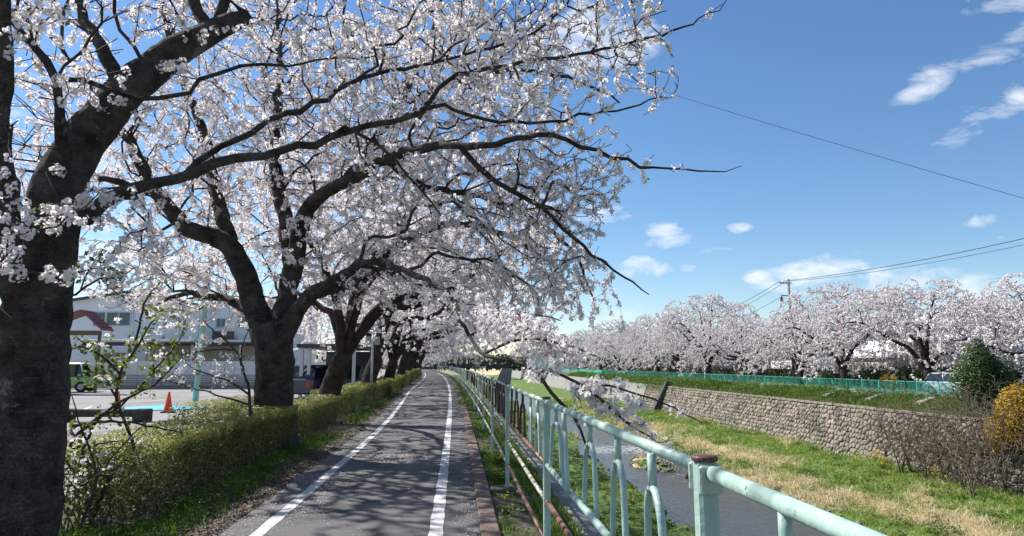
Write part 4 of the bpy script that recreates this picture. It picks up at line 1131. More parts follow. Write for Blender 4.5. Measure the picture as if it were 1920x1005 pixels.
limb([(789, 209, 6.0), (829, 201, 6.1), (878, 214, 6.2), (938, 225, 6.3), (988, 230, 6.4), (1038, 226, 6.5), (1110, 215, 6.6), (1180, 205, 6.7), (1240, 180, 6.8)], [9, 8, 7, 7, 6, 6, 5, 4, 2.5], 7)
limb([(395, 70, 5.9), (372, 20, 6.0), (350, -50, 6.1), (340, -220, 6.3)], [28, 22, 20, 14], 8)
limb([(410, 60, 6.0), (424, -10, 6.1), (470, -120, 6.3), (600, -240, 6.6), (760, -330, 7)], [22, 20, 17, 12, 8], 9)
limb([(640, 240, 5.6), (700, 270, 5.6), (760, 330, 5.5), (830, 400, 5.6)], [8, 7, 5, 3], 10)
limb([(62, 640, 5.05), (-120, 500, 4.2), (-350, 250, 3.6)], [30, 22, 16], 11)
blobs = [(at(150, 60, 5.4), (1.0, 1.0, .7), .5), (at(40, 200, 4.9), (.5, .7, 1.0), .7), (at(620, 100, 6.1), (.9, .7, .5), .9), (at(860, 60, 6.6), (1.2, .9, .6), 1.1), (at(1100, 40, 7.0), (1.0, .8, .7), 1.0),
         (at(1010, 170, 6.5), (.9, .7, .45), 1.0), (at(1180, 120, 6.9), (.55, .6, .40), .9), (at(1240, 170, 6.9), (.25, .5, .3), .8), (at(380, -100, 6.2), (1.4, 1.3, .8), .5), (at(760, -260, 6.8), (1.8, 1.6, .9), .5),
         (at(480, 200, 5.9), (.9, .5, .4), .5), (at(720, 330, 5.8), (.7, .5, .35), .6), ((-4.6, 3.0, 5.2), (1.6, 2.0, 1.0), .25), ((-1.6, 4.4, 6.3), (2.2, 1.9, .8), .28), ((-3.4, 5.6, 6.3), (1.5, 1.4, .9), .3),
         (at(1340, 30, 7.2), (.18, .3, .15), 1.2), (at(1100, -230, 7.0), (1.4, 1.3, .8), .4)]
T = blob_targets([(tuple(b[0]), b[1], b[2]) for b in blobs], 3800, rng)
s.colonize(T, rng, 2.2, step=.16, minr=3.0)
# short flowering spurs on the trunk side facing the camera
sp_ = []
for (cx, cy, rx, ry, y0, n) in [(190, 385, 70, 30, 4.9, 36), (110, 415, 45, 36, 4.75, 20), (120, 510, 80, 22, 4.7, 24), (18, 300, 20, 150, 4.5, 18), (110, 20, 100, 30, 4.8, 44), (340, 120, 16, 12, 5.2, 6), (30, 450, 30, 40, 4.5, 22), (260, 440, 60, 40, 5.0, 20)]:
    for _ in range(n): sp_.append(tuple(at(cx + rng.normal() * rx * .55, cy + rng.normal() * ry * .55, y0 + rng.normal() * .12)))
s.colonize(np.array(sp_), rng, 1.4, step=.12, minr=.6)
s.solve(.0042)
t1 = thing('cherry_tree', 'nearest cherry tree, thick dark leaning trunk with a sawn stub at the left edge', 'tree', group='cherry trees along the path')
def keep(p):      # the open sky above the bank and the trunk itself stay bare of dense clusters
    return rng.uniform(0, 1, len(p)) < .85
build_tree(t1, s, rng, 17.0, 8, .036, .034, fine=True, rough=.27, leaves=700, ptfilter=keep)

# ------------------------------------------------------------------ second tree
rng = np.random.default_rng(23)
s = Skel()
Y2 = 12.0
def limb2(pts, widths, g, step=.2): s.limb(px(pts), W(widths, [p[2] for p in pts]), g, step=step, rng=rng, jit=.022)
s.limb(px([(512, 852, Y2 + .55), (513, 820, Y2 + .55), (514, 765, Y2 + .5), (515, 700, Y2 + .3), (514, 650, Y2), (508, 610, Y2)]), W([100, 80, 70, 67, 66, 58], Y2), 0, step=.2)
limb2([(500, 640, Y2), (484, 590, Y2 + .1), (468, 540, Y2 + .2), (450, 492, Y2 + .2), (425, 455, Y2 + .3), (395, 440, Y2 + .2), (348, 425, Y2), (308, 378, Y2 - .2), (279, 338, Y2 - .3), (249, 279, Y2 - .4), (215, 220, Y2 - .4), (160, 150, Y2), (90, 60, Y2)], [46, 44, 40, 37, 34, 31, 28, 25, 23, 19, 15, 10, 6], 1)
limb2([(520, 620, Y2), (535, 560, Y2), (545, 500, Y2 + .3), (535, 420, Y2 + .6), (520, 340, Y2 + .9), (515, 260, Y2 + 1.2), (525, 150, Y2 + 1.5), (520, 20, Y2 + 2)], [40, 36, 32, 28, 24, 20, 15, 9], 2)
limb2([(525, 640, Y2 - .1), (556, 585, Y2 - .3), (592, 548, Y2 - .5), (632, 522, Y2 - .8), (690, 488, Y2 - 1.4), (752, 505, Y2 - 2.2), (800, 528, Y2 - 3.2), (850, 560, Y2 - 4.2), (862, 600, Y2 - 4.8), (880, 630, Y2 - 5.2)], [38, 30, 24, 19, 14, 11, 9, 8, 7, 6.5], 3)
limb2([(548, 520, Y2), (560, 450, Y2 - .2), (575, 395, Y2 - .4), (610, 360, Y2 - .6), (660, 338, Y2 - .9), (724, 299, Y2 - 1.4), (799, 276, Y2 - 1.9), (860, 276, Y2 - 2.3), (948, 269, Y2 - 2.7), (988, 254, Y2 - 2.8), (1038, 256, Y2 - 3.0), (1088, 274, Y2 - 3.1), (1147, 294, Y2 - 3.2), (1200, 308, Y2 - 3.3), (1260, 319, Y2 - 3.3), (1330, 321, Y2 - 3.3), (1396, 315, Y2 - 3.3)],
      [34, 30, 27, 24, 22, 19, 16, 14, 12, 10, 8.5, 7.5, 6.5, 5.5, 4, 2.8, 1.2], 4)
limb2([(640, 345, Y2 - .8), (680, 300, Y2), (740, 200, Y2 + .5), (800, 90, Y2 + 1), (840, -60, Y2 + 1)], [22, 20, 16, 12, 8], 5)
limb2([(430, 455, Y2 + .3), (400, 340, Y2 + 1), (380, 240, Y2 + 1.4), (330, 120, Y2 + 1.8), (300, -20, Y2 + 2)], [28, 22, 17, 12, 7], 6)
limb2([(600, 545, Y2 - .5), (680, 520, Y2 + .5), (760, 450, Y2 + 1.4), (850, 420, Y2 + 2), (950, 440, Y2 + 2.2), (1040, 500, Y2 + 2.2)], [24, 22, 17, 13, 9, 5], 7)
limb2([(860, 276, Y2 - 2.3), (930, 340, Y2 - 2.2), (1000, 380, Y2 - 2.2), (1070, 440, Y2 - 2.3), (1130, 490, Y2 - 2.3), (1185, 530, Y2 - 2.3), (1225, 552, Y2 - 2.3)], [12, 10, 8, 7, 5, 3.5, 1.5], 8)
limb2([(724, 299, Y2 - 1.4), (800, 350, Y2 - .6), (900, 370, Y2), (1000, 410, Y2 + .3), (1080, 480, Y2 + .4), (1110, 560, Y2 + .4)], [15, 13, 10, 8, 6, 3], 9)
limb2([(308, 378, Y2 - .2), (230, 340, Y2 - .6), (140, 330, Y2 - 1), (50, 320, Y2 - 1)], [16, 12, 9, 5], 10)
limb2([(484, 590, Y2 + .1), (420, 560, Y2 + .8), (350, 550, Y2 + 1.3), (290, 570, Y2 + 1.6)], [18, 13, 9, 5], 11)
limb2([(740, 200, Y2 + .5), (860, 150, Y2 - .2), (980, 130, Y2 - .6), (1080, 150, Y2 - .8), (1160, 190, Y2 - .8)], [13, 11, 8, 6, 3], 12)
blobs = [(at(560, 230, 12.5), (3.0, 2.2, 1.7), .9), (at(850, 300, 11.6), (2.2, 1.8, 1.6), 1.35), (at(1010, 420, 11.4), (1.15, 1.6, 1.2), 1.5), (at(1060, 330, 10.4), (1.1, 1.3, .9), 1.1), (at(880, 130, 11.6), (2.0, 1.7, 1.2), 1.2),
         (at(300, 520, 12.6), (1.4, 1.6, .75), 1.4), (at(250, 300, 12), (2.4, 2.0, 1.7), .7), (at(700, 480, 12.2), (2.0, 1.9, 1.0), 1.2), (at(950, 540, 12), (1.4, 1.7, .75), 1.3), (at(1150, 300, 9.2), (.8, .7, .35), 1.0),
         (at(1270, 305, 8.7), (.42, .4, .14), 1.2), (at(500, -50, 12.5), (4.2, 3.4, 1.2), .5), (at(1000, -20, 11.5), (1.6, 1.6, 1.0), .5), (at(1130, 500, 9.8), (.45, .5, .30), .7), (at(440, 580, 13), (1.0, 1.2, .5), .8),
         (at(1085, 560, 12.2), (.30, 1.0, .45), 1.3), (at(860, 590, 8.0), (.7, 1.0, .35), 1.2)]
T = blob_targets([(tuple(b[0]), b[1], b[2]) for b in blobs], 8000, rng)
s.colonize(T, rng, 2.6, step=.2, minr=2.6)
s.solve(.0056)
t2 = thing('cherry_tree', 'second cherry tree along the path, stout forked trunk rising between the first two hedges', 'tree', group='cherry trees along the path')
build_tree(t2, s, rng, 15.0, 9, .050, .043, tmpl=(SQ, SQ_F), gap=-.75, fine=True, rough=.26, leaves=500, rmax=.016)

# low hanging branch over the railing, big flowers close to the camera
rng = np.random.default_rng(5)
s = Skel()
def limb3(pts, widths, g, step=.08): s.limb(px(pts), W(widths, [p[2] for p in pts]), g, step=step, rng=rng, jit=.006)
s.limb(px([(880, 630, 6.8), (905, 664, 6.4), (953, 675, 6.1), (1001, 693, 5.8), (1034, 737, 5.6), (1078, 785, 5.5), (1096, 828, 5.45), (1104, 850, 5.45)]), W([6.5, 10, 9, 9, 8, 6, 4, 2], 6), 0, step=.08)
limb3([(1001, 693, 5.8), (1040, 700, 5.75), (1082, 717, 5.7), (1118, 741, 5.65), (1158, 777, 5.6), (1190, 802, 5.6), (1235, 828, 5.6)], [6, 6, 6, 5.5, 5, 4, 2], 1)
limb3([(1082, 717, 5.7), (1126, 721, 5.6), (1203, 741, 5.5), (1263, 765, 5.45), (1320, 793, 5.4)], [4.5, 4, 3.6, 3, 1.6], 2)
limb3([(905, 664, 6.4), (960, 640, 6.2), (1010, 635, 6.0), (1070, 650, 5.9), (1120, 668, 5.9)], [6, 5, 4.5, 3, 2], 3)
limb3([(880, 630, 6.8), (940, 600, 6.6), (1000, 590, 6.5), (1050, 600, 6.4)], [5, 4.5, 3, 2], 4)
blobs = [(at(990, 630, 6.1), (.36, .35, .20), 1), (at(1060, 660, 5.85), (.26, .3, .14), 1), (at(1120, 740, 5.6), (.26, .25, .17), 1), (at(1190, 770, 5.55), (.22, .2, .14), .7), (at(940, 600, 6.5), (.3, .35, .2), .9),
         (at(1010, 690, 5.7), (.16, .2, .10), .7), (at(1265, 770, 5.45), (.15, .15, .07), .5), (at(1225, 820, 5.6), (.18, .15, .05), .6), (at(1080, 790, 5.5), (.08, .12, .16), .5)]
T = blob_targets([(tuple(b[0]), b[1], b[2]) for b in blobs], 520, rng)
s.colonize(T, rng, 1.2, step=.07, minr=0.1)
s.solve(.0026)
ch = s.chains()
tw = [c for c in ch if s.g[c[0][1] if c[1] else c[0][0]] < 0]; big = [c for c in ch if c not in tw]
hb = link('hanging_branch', tube_mesh('hanging_branch', s, big, twigm, .1), t2); hb['label'] = 'low branch hanging over the railing with large shaded blossoms'
link('twigs', tube_mesh('twigs', s, tw, twigm), hb, kind='stuff')
pts = twig_points(s, rng, 13, .010)
flowers('blossoms', pts, 7, .055, .043, blossom, hb, rng, (STAR, STAR_F), down=.3)
c = np.repeat(pts, 3, 0) + rng.normal(size=(len(pts) * 3, 3)) * .015
leafset('flower_buds', c, np.tile([0, 0, -.3], (len(c), 1)), .022, calyx, hb, rng)

# ------------------------------------------------------------------ generic spreading cherry trees
def generic(seed, lean=0.0, n=1700, per_m=8.5, R=5.2, H=7.4, droop=2.0, per=2, spread=.07, size=.125, tip=.0075, mat=blossom_far, low=2.3, lr=.13, gap=-.45):
    rng = np.random.default_rng(seed); s = Skel()
    hf = (1.7 if low > 2 else 1.25) + rng.uniform(-.1, .25)
    s.limb([(0, 0, -.25), (0, 0, .15), (.04 + lean * .1, 0, hf * .6), (.10 + lean * .25, rng.uniform(-.1, .1), hf)], [.42, .30, .26, .27], 0, step=.2)
    top = s.p[-1]; k = 6; a0 = rng.uniform(0, 6.28)
    for i in range(k):
        a = a0 + i * 6.283 / k + rng.uniform(-.25, .25); rr = R * rng.uniform(.62, .86); up = H * rng.uniform(.50, .72)
        dx, dy = math.cos(a), math.sin(a); c = lean
        if i % 3 == 0: rr *= .35; up = H * .85
        pts = [top, (top[0] + dx * rr * .2 + c * .3, top[1] + dy * rr * .2, hf + up * .30), (top[0] + dx * rr * .45 + c * .7, top[1] + dy * rr * .45, hf + (up - hf) * .55 + rng.uniform(-.2, .3)),
               (top[0] + dx * rr * .8 + c, top[1] + dy * rr * .8, hf + (up - hf) * .9), (top[0] + dx * rr * 1.05 + c * 1.1, top[1] + dy * rr * 1.05, up * (.92 if rr > 2 else 1.05))]
        s.limb(pts, [lr, lr * .8, lr * .62, lr * .42, lr * .2], i + 1, step=.3, rng=rng, jit=.03)
    # umbrella of targets: shell of a flattened dome with lumps
    m = n; u = rng.uniform(0, 1, m); r = R * np.sqrt(u) * rng.uniform(.9, 1.08, m); th = rng.uniform(0, 2 * np.pi, m)
    lump = 1 + .17 * np.sin(3 * th + seed) + .09 * np.sin(5 * th + 2 * seed)
    r = r * lump; q = np.clip(r / R, 0, 1.15)
    ztop = droop + (H - droop) * np.sqrt(np.clip(1 - (q / 1.17) ** 2.4, 0, 1)) + .55 * np.sin(r * 1.9 + th * 2 + seed)
    zlow = low + (H - low - 1.1) * .6 * (1 - q ** 2)
    zz = ztop - (ztop - np.maximum(droop, zlow)) * rng.uniform(0, 1, m) ** 2.5
    T = np.stack([np.cos(th) * r + lean * (.6 + .5 * q), np.sin(th) * r, np.maximum(zz, droop * .8)], 1)
    s.colonize(T, rng, 3.2, step=.3, minr=2.2)
    s.solve(tip)
    t = thing('cherry_tree', 'x', 'tree')
    build_tree(t, s, rng, per_m, per, spread, size, mat=mat, bk=bark_far, tmpl=(SQ, SQ_F), rough=.14, rmax=.03, gap=gap)
    return t
G_near = generic(3, lean=1.25, n=3000, per_m=13, R=5.2, H=7.2, droop=1.9, per=5, spread=.062, size=.070, tip=.0045, mat=blossom)
G = [generic(31, .9, 1900, 12, 5.4, 7.6, 1.6, per=4, spread=.085, size=.105, lr=.16, gap=-.5), generic(47, -.5, 2300, 12, 6.4, 7.2, .7, low=1.0, per=4, spread=.085, size=.105, lr=.16, gap=-.5), generic(59, -.2, 2300, 12, 6.0, 7.8, .8, low=1.2, per=4, spread=.085, size=.105, lr=.16, gap=-.5)]
def copy_tree(o, loc, rz, sc, label, group):
    c = o.copy(); COL.objects.link(c); c.location = loc; c.rotation_euler = (0, 0, rz); c.scale = sc if isinstance(sc, tuple) else (sc, sc, sc); c['label'] = label; c['group'] = group
    for ch in list(o.children):
        d = ch.copy(); COL.objects.link(d); d.parent = c
        for g in list(ch.children): e = g.copy(); COL.objects.link(e); e.parent = d
    return c
def place(o, loc, rz, sc, label, group):
    o.location = loc; o.rotation_euler = (0, 0, rz); o.scale = (sc, sc, sc); o['label'] = label; o['group'] = group
ordn = ['third', 'fourth', 'fifth', 'sixth', 'seventh', 'eighth', 'ninth', 'tenth', 'eleventh', 'twelfth', 'thirteenth', 'fourteenth', 'fifteenth', 'sixteenth', 'seventeenth']
GL = 'cherry trees along the path'
ys = [18.0, 26.2, 35, 44, 53, 62, 71, 81, 92, 104, 118, 134, 152, 172, 195]
for i, y in enumerate(ys):
    lab = '%s cherry tree counting along the hedge side of the path' % ordn[i]
    loc = (-3.35 + sh(y) - .2 * (i > 4), y, 0)
    if i == 0: place(G_near, loc, .15, 1.0, lab, GL)
    elif i == 1: copy_tree(G_near, loc, .75, 1.02, lab, GL)
    elif i == 2: copy_tree(G_near, loc, -.6, .98, lab, GL)
    elif i == 3: place(G[0], loc, 0.1, 1.0, lab, GL)
    else: copy_tree(G[(0, 0, 2)[i % 3]], loc, (.5, -.5, .2, -.2, .8)[i % 5], (.98, 1.05, 1.0)[i % 3], lab, GL)
# opposite bank
GR = 'cherry trees on the opposite bank'
opp = [(38.5, 34.6, 1.0), (46, 32.6, 1.03), (55.5, 32.0, 1.06), (64, 32.6, .90), (74.5, 31.4, .98), (86, 31.6, 1.28), (98, 31.4, 1.10), (109, 31.8, 1.24), (122, 31.4, 1.14), (136, 31.8, 1.28), (153, 31.5, 1.2), (172, 31.6, 1.32), (196, 31.5, 1.3), (225, 31.5, 1.35)]
names = ['nearest, half behind the golden tree at the right edge', 'whose thick trunk stands left of the evergreen bush', 'just left of the one with the thick trunk', 'drooping over the fence right of the utility pole', 'in front of the utility pole', 'just left of the utility pole', 'with the highest rounded crown left of the pole']
for i, (y, x, sc) in enumerate(opp):
    lab = ('opposite bank cherry tree ' + names[i]) if i < len(names) else ''
    if i >= len(names): lab = 'far opposite bank cherry tree, %s beyond the highest rounded crown' % ['first', 'second', 'third', 'fourth', 'fifth', 'sixth', 'seventh', 'eighth', 'ninth'][i - len(names)]
    k = i % 3; rz = (2.2, -1.1, .4, 3.0, 1.5, -2.3, .9)[i % 7]
    if i == 1: place(G[1], (x, y, -.4), rz, sc, lab, GR)
    elif i == 2: place(G[2], (x, y, -.4), rz, sc, lab, GR)
    else: copy_tree(G[(1, 2)[i % 2]], (x, y, -.4), rz, (sc * .95, sc * .98, sc * (.96, 1.04, .9, 1.0)[i % 4]), lab, GR)
for i, (x, y, sc) in enumerate([(46, 57, 1.0), (54, 90, .8), (46, 104, 1.2), (42, 132, 1.2), (50, 46, 1.0)]):
    copy_tree(G[1 + i % 2], (x, y, -.4), i * 1.7, sc, 'back row cherry tree %s' % ['behind the low hanging branches', 'right behind the utility pole', 'behind the highest rounded crown', 'farthest of the back row', 'rightmost of the back row'][i], 'cherry trees behind the opposite row')

# ------------------------------------------------------------------ clipped hedges
def hedge(y0, y1, x0, x1, h, n, lab, rng, sz=.032, bright=0.0, stems=True, bend=True):
    t = thing('hedge', lab, 'hedge', ((x0 + x1) / 2 + sh((y0 + y1) / 2), (y0 + y1) / 2, 0), group='clipped hedges beside the path')
    hx, hy = (x1 - x0) / 2, (y1 - y0) / 2
    core = []
    # leaves: shell of a rounded box, denser at the top
    f = rng.choice(4, n, p=[.34, .42, .14, .10]); a = rng.uniform(-1, 1, n); b = rng.uniform(0, 1, n); dep = rng.exponential(.055, n)
    bz = .12 + .88 * b ** .72
    X = np.where(f == 0, a * hx, np.where(f == 1, hx - dep, np.where(f == 2, -hx + dep, a * hx)))
    Yv = np.where(f == 3, np.sign(rng.uniform(-1, 1, n)) * (hy - dep), rng.uniform(-1, 1, n) * hy)
    Z = np.where(f == 0, h - dep * .8, bz * h)
    lum = .05 * wob((Yv + y0) * 2.2, Z * 4 + X * 3, 4) + .03 * wob(Yv * 6, X * 6, 2)
    X = X + np.where(f == 1, lum, 0) * 1.2 - np.where(f == 1, .10 * (1 - Z / h) ** 2 - .06 * (Z / h) ** 6, 0); Z = Z + np.where(f == 0, lum * .8 - .05 * (np.abs(X) / hx) ** 4 , 0)
    s2 = shift(Yv + (y0 + y1) / 2) - sh((y0 + y1) / 2) if bend else 0
    up = np.zeros((n, 3)); up[:, 2] = .5; up[:, 0] += (f == 1) * .8; up[:, 2] += (f == 0) * .8; up[:, 0] -= (f == 2) * .8
    tone = np.clip(rng.beta(1.3, 2.6, n) + .95 * (Z / h > .84) * rng.uniform(0.2, 1, n) + bright, 0, 1)  # leaves near the top toned lighter, sunlit tops put into the colour
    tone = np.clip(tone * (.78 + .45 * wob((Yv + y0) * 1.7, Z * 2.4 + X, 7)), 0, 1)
    pos = np.stack([X + s2, Yv, np.maximum(Z, .05)], 1)
    if y0 < 7:      # the near end is open and twiggy
        kk = rng.uniform(0, 1, n) < np.clip((Yv + (y0 + y1) / 2 - 6.1) / 1.6, .22, 1) * np.clip(Z / .45, .35, 1); pos, up, tone = pos[kk], up[kk], tone[kk]
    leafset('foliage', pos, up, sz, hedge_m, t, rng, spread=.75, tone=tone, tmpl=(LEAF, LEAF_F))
    # inner stems
    mb = MB(); m = int((y1 - y0) * (34 if y0 < 13 else 14)) if stems else 0
    for _ in range(m):
        x, y = rng.uniform(-.7, .8) * hx, rng.uniform(-1, 1) * hy; p = [(x, y, -.02)]; zz = 0
        for k in range(4):
            x += rng.normal() * .06; y += rng.normal() * .06; zz += h * rng.uniform(.16, .25); p.append((x, y, zz))
        mb.tube(p, [.008, .007, .005, .004, .002], 4)
    for _ in range(m * 3):
        x, y, z_ = rng.uniform(.1, .98) * hx, rng.uniform(-1, 1) * hy, rng.uniform(.08, .95) * h
        mb.tube([(x, y, z_), (x + rng.uniform(-.02, .09), y + rng.normal() * .07, z_ + rng.uniform(.02, .16))], [.003, .0015], 3)
    if m: mb.build('stems', stem_m, t, kind='stuff')
    # dark twiggy heart so that light does not pass straight through
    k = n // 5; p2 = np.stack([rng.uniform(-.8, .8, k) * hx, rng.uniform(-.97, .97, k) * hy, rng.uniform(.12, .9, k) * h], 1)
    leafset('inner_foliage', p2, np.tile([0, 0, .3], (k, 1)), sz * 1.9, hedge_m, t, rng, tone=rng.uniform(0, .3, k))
    return t
rng = np.random.default_rng(3)
hedge(6.3, 12.55, -3.75, -2.84, .80, 56000, 'nearest clipped hedge, open and twiggy at its near end, beside the leaning trunk', rng, .030)
hedge(12.9, 17.6, -3.75, -2.95, .74, 24000, 'second hedge, low and square, between the second and third cherry trunks', rng, .034)
hedge(18.6, 31.0, -3.85, -2.98, .84, 30000, 'long third hedge running behind the sign post', rng, .046)
hedge(31.6, 34.5, -3.7, -2.75, .86, 7000, 'short bright yellow green hedge block at the end of the long third hedge', rng, .055, bright=.45)
hedge(37, 43, -3.9, -2.95, .9, 7000, 'fourth hedge, small and dark, beyond the bright hedge block', rng, .07, stems=False)
hedge(44.5, 56, -3.9, -2.95, 1.05, 9000, 'fifth hedge, taller, seen beyond the bright hedge block', rng, .08, bright=.1, stems=False)
hedge(58, 78, -4.0, -3.0, 1.1, 8000, 'farthest hedge at the narrow end of the path', rng, .11, bright=.1, stems=False)
hedge(13.2, 17.0, -5.3, -4.5, .78, 9000, 'pale olive hedge behind the second hedge on the car park side', rng, .036, bright=.12, bend=False)

# ------------------------------------------------------------------ leafy shoots in front of the car park
def shoot(name, label, paths, cat, rng, leaf_n, flower_n, leafsz=.045, fl=.038, extra=60, tone0=.0, w=3.5, blobs=None, per=5):
    s = Skel(); g = 0
    for P in paths:
        s.limb(px(P), W(list(np.linspace(w * (1 if g == 0 else .7), 1.6, len(P))), P[0][2]), g, step=.07, rng=rng, jit=.005); g += 1
    if blobs:
        T = blob_targets([(tuple(at(*b[0])), b[1], 1) for b in blobs], extra, rng); s.colonize(T, rng, .9, step=.06, minr=.15)
    s.solve(.0016); t = thing(name, label, cat)
    ch = s.chains(); link('stem', tube_mesh('stem', s, ch, twigm, .05), t)
    idx = [i for i in range(len(s.p)) if s.pl[i] > .45]
    q = np.array([s.p[i] for i in rng.choice(idx, leaf_n)]) + rng.normal(size=(leaf_n, 3)) * .022
    d = rng.normal(size=(leaf_n, 3)) * .6 + [0, 0, .6]
    leafset('leaves', q, d, leafsz, young_leaf, t, rng, tmpl=(OVAL, OVAL_F), tone=rng.beta(1.2, 2, leaf_n))
    if flower_n:
        q = np.array([s.p[i] for i in rng.choice([i for i in idx if s.r[i] < .004] or idx, flower_n)]) + rng.normal(size=(flower_n, 3)) * .03
        flowers('blossoms', q, per, .042, fl, blossom, t, rng, (STAR, STAR_F))
    return t
rng = np.random.default_rng(77)
D = 6.6
shoot('leafy_sapling', 'thin sapling of bare shoots with fresh green leaves in front of the car park', [
    [(165, 1000, D), (190, 930, D), (215, 880, D), (250, 840, D), (222, 760, D), (205, 720, D), (175, 660, D), (140, 630, D)], [(215, 780, D), (226, 700, D), (250, 660, D - .1), (285, 605, D - .1), (292, 600, D)],
    [(150, 880, D), (180, 790, D), (230, 760, D + .1), (280, 705, D + .1), (335, 640, D + .1), (345, 612, D + .1)], [(130, 835, D), (200, 770, D - .1), (290, 720, D), (330, 680, D), (340, 668, D)],
    [(135, 800, D), (210, 790, D - .2), (290, 800, D - .2), (340, 812, D - .2)], [(226, 700, D), (190, 665, D), (150, 650, D), (128, 660, D)], [(250, 660, D), (262, 610, D), (275, 560, D), (300, 530, D)]],
      'sapling', rng, 640, 34, .050, extra=80, w=9, blobs=[((250, 680, D), (.42, .3, .4)), ((300, 600, D), (.25, .2, .22)), ((180, 690, D), (.2, .2, .3)), ((330, 650, D), (.12, .2, .25))])
shoot('leafy_sapling', 'slender flowering shoots standing against the second trunk', [
    [(470, 790, 10.2), (466, 730, 10.2), (455, 690, 10.2), (440, 655, 10.2), (405, 625, 10.2), (380, 600, 10.2)], [(466, 740, 10.2), (430, 715, 10.2), (385, 700, 10.2), (345, 680, 10.2)], [(455, 700, 10.2), (452, 660, 10.2), (468, 610, 10.2)], [(470, 760, 10.2), (420, 745, 10.2), (370, 730, 10.2), (310, 712, 10.2)], [(440, 655, 10.2), (400, 655, 10.2), (340, 665, 10.2)]],
      'sapling', rng, 130, 90, .04, extra=80, w=6, blobs=[((420, 690, 10.2), (.5, .3, .3)), ((360, 655, 10.2), (.35, .3, .25)), ((330, 705, 10.2), (.3, .3, .15))])
shoot('flowering_twig', 'leafy blossom twig poking out beside the leaning trunk under its lowest limb', [
    [(120, 560, 5.1), (150, 545, 5.0), (190, 520, 4.9), (225, 520, 4.9), (250, 505, 4.9)], [(150, 545, 5.0), (170, 500, 4.9), (200, 470, 4.9)], [(190, 520, 4.9), (215, 545, 4.85), (235, 560, 4.85)]],
      'twig', rng, 110, 30, .035, extra=26, w=5, blobs=[((180, 515, 4.9), (.2, .15, .10))])
shoot('leafy_sapling', 'low tangle of thin shoots with white blossoms at the near end of the hedge', [
    [(150, 990, 6.2), (180, 900, 6.2), (165, 840, 6.2), (150, 800, 6.1), (135, 740, 6.0)], [(180, 900, 6.2), (215, 850, 6.2), (275, 790, 6.2)], [(165, 840, 6.2), (200, 830, 6.1), (260, 830, 6.1)]],
      'sapling', rng, 90, 14, .036, extra=60, w=6, blobs=[((160, 840, 6.2), (.2, .2, .35)), ((230, 850, 6.2), (.25, .2, .2))])

# ------------------------------------------------------------------ grass, weeds, petals, flowers
rng = np.random.default_rng(9)
def ydist(n, y0, y1, p=1.6):
    """more samples near the camera"""
    u = rng.uniform(0, 1, n); a, b = y0 ** (1 - p), y1 ** (1 - p); return (a + (b - a) * u) ** (1 / (1 - p))
# weeds under the hedges
n = 24000; Yv = ydist(n, 4.0, 60); e = np.array([path_left(y) for y in Yv]); X = -2.95 + (e + 2.95) * rng.beta(1.1, 1.7, n) + shift(Yv) + .08 * wob(Yv * 3, Yv, 1)
k = (wob(X * 2, Yv * 1.6, 6) + .5 * wob(X * 7, Yv * 5, 2) > .0) & (X - shift(Yv) < e - .12 - .25 * rng.uniform(0, 1, n)); X, Yv = X[k], Yv[k]; sc = np.sqrt(Yv / 7)
b = np.stack([X, Yv, np.full(len(X), .01)], 1)
blades('verge_grass', b, rng.uniform(.03, .15, len(X)) * sc ** .6, rng.uniform(.006, .014, len(X)) * sc, .7, lush_m, np.clip(rng.uniform(-.2, .7, len(X)), 0, 1), rng, label='low bright weeds growing along the foot of the hedges')
n = 16000; Yv = ydist(n, 4.2, 40); X = -2.93 + rng.beta(1.0, 2.6, n) * .62 + shift(Yv); k = wob(X * 2, Yv * 1.9, 2) > -.15; X, Yv = X[k], Yv[k]
leafset('verge_weeds', np.stack([X, Yv, rng.uniform(.01, .13, len(X))], 1), np.tile([0, 0, 1.], (len(X), 1)), .035, lush_m, None, rng, label='broad leaved weeds at the hedge foot')
# near left corner tuft
n = 5000; X = rng.uniform(-4.2, -2.9, n); Yv = rng.uniform(4.6, 6.6, n)
blades('corner_grass', np.stack([X, Yv, 0 * X], 1), rng.uniform(.05, .2, n), rng.uniform(.006, .014, n), .6, lush_m, rng.uniform(.2, 1, n), rng, label='bright grass tuft at the foot of the leaning trunk')
# strip between kerb and coping
n = 30000; Yv = ydist(n, 2.5, 90, 1.5); u = rng.uniform(0, 1, n); X = .40 + .80 * u + shift(Yv); k = (wob(X * 3, Yv * 2, 8) + .55 * (u > .42) + .2) > .0; X, Yv, u = X[k], Yv[k], u[k]; sc = np.sqrt(Yv / 6)
z = -.02 - .11 * u
blades('bank_grass', np.stack([X, Yv, z], 1), rng.uniform(.04, .15, len(X)) * sc ** .5, rng.uniform(.005, .010, len(X)) * sc, .8, lush_m, np.clip(rng.uniform(.15, 1.0, len(X)), 0, 1), rng, label='bright green grass on the strip below the railing')
n = 2600; Yv = ydist(n, 3, 40, 1.5); X = .42 + rng.beta(1, 3, n) * .5 + shift(Yv); k = wob(X * 3, Yv * 1.3, 4) > .1; X, Yv = X[k], Yv[k]
leafset('bank_weeds', np.stack([X, Yv, rng.uniform(0, .10, len(X))], 1), np.tile([0, 0, 1.], (len(X), 1)), .045, lush_m, None, rng, label='leafy weeds along the kerb foot')
# weeds beside the kerb farther away
mb_pts = []
for (y, nn) in ((26, 900), (33, 900), (41, 500), (49, 400)):
    q = rng.normal(size=(nn, 3)) * [.16, .55, .13] + [.36 + sh(y), y, .12]; q[:, 2] = np.abs(q[:, 2]); mb_pts.append(q)
q = np.concatenate(mb_pts); leafset('kerb_weeds', q, np.tile([0, 0, 1.], (len(q), 1)), .06, lush_m, None, rng, tone=rng.uniform(0, .4, len(q)), label='dark green weed clumps spilling over the kerb farther along')
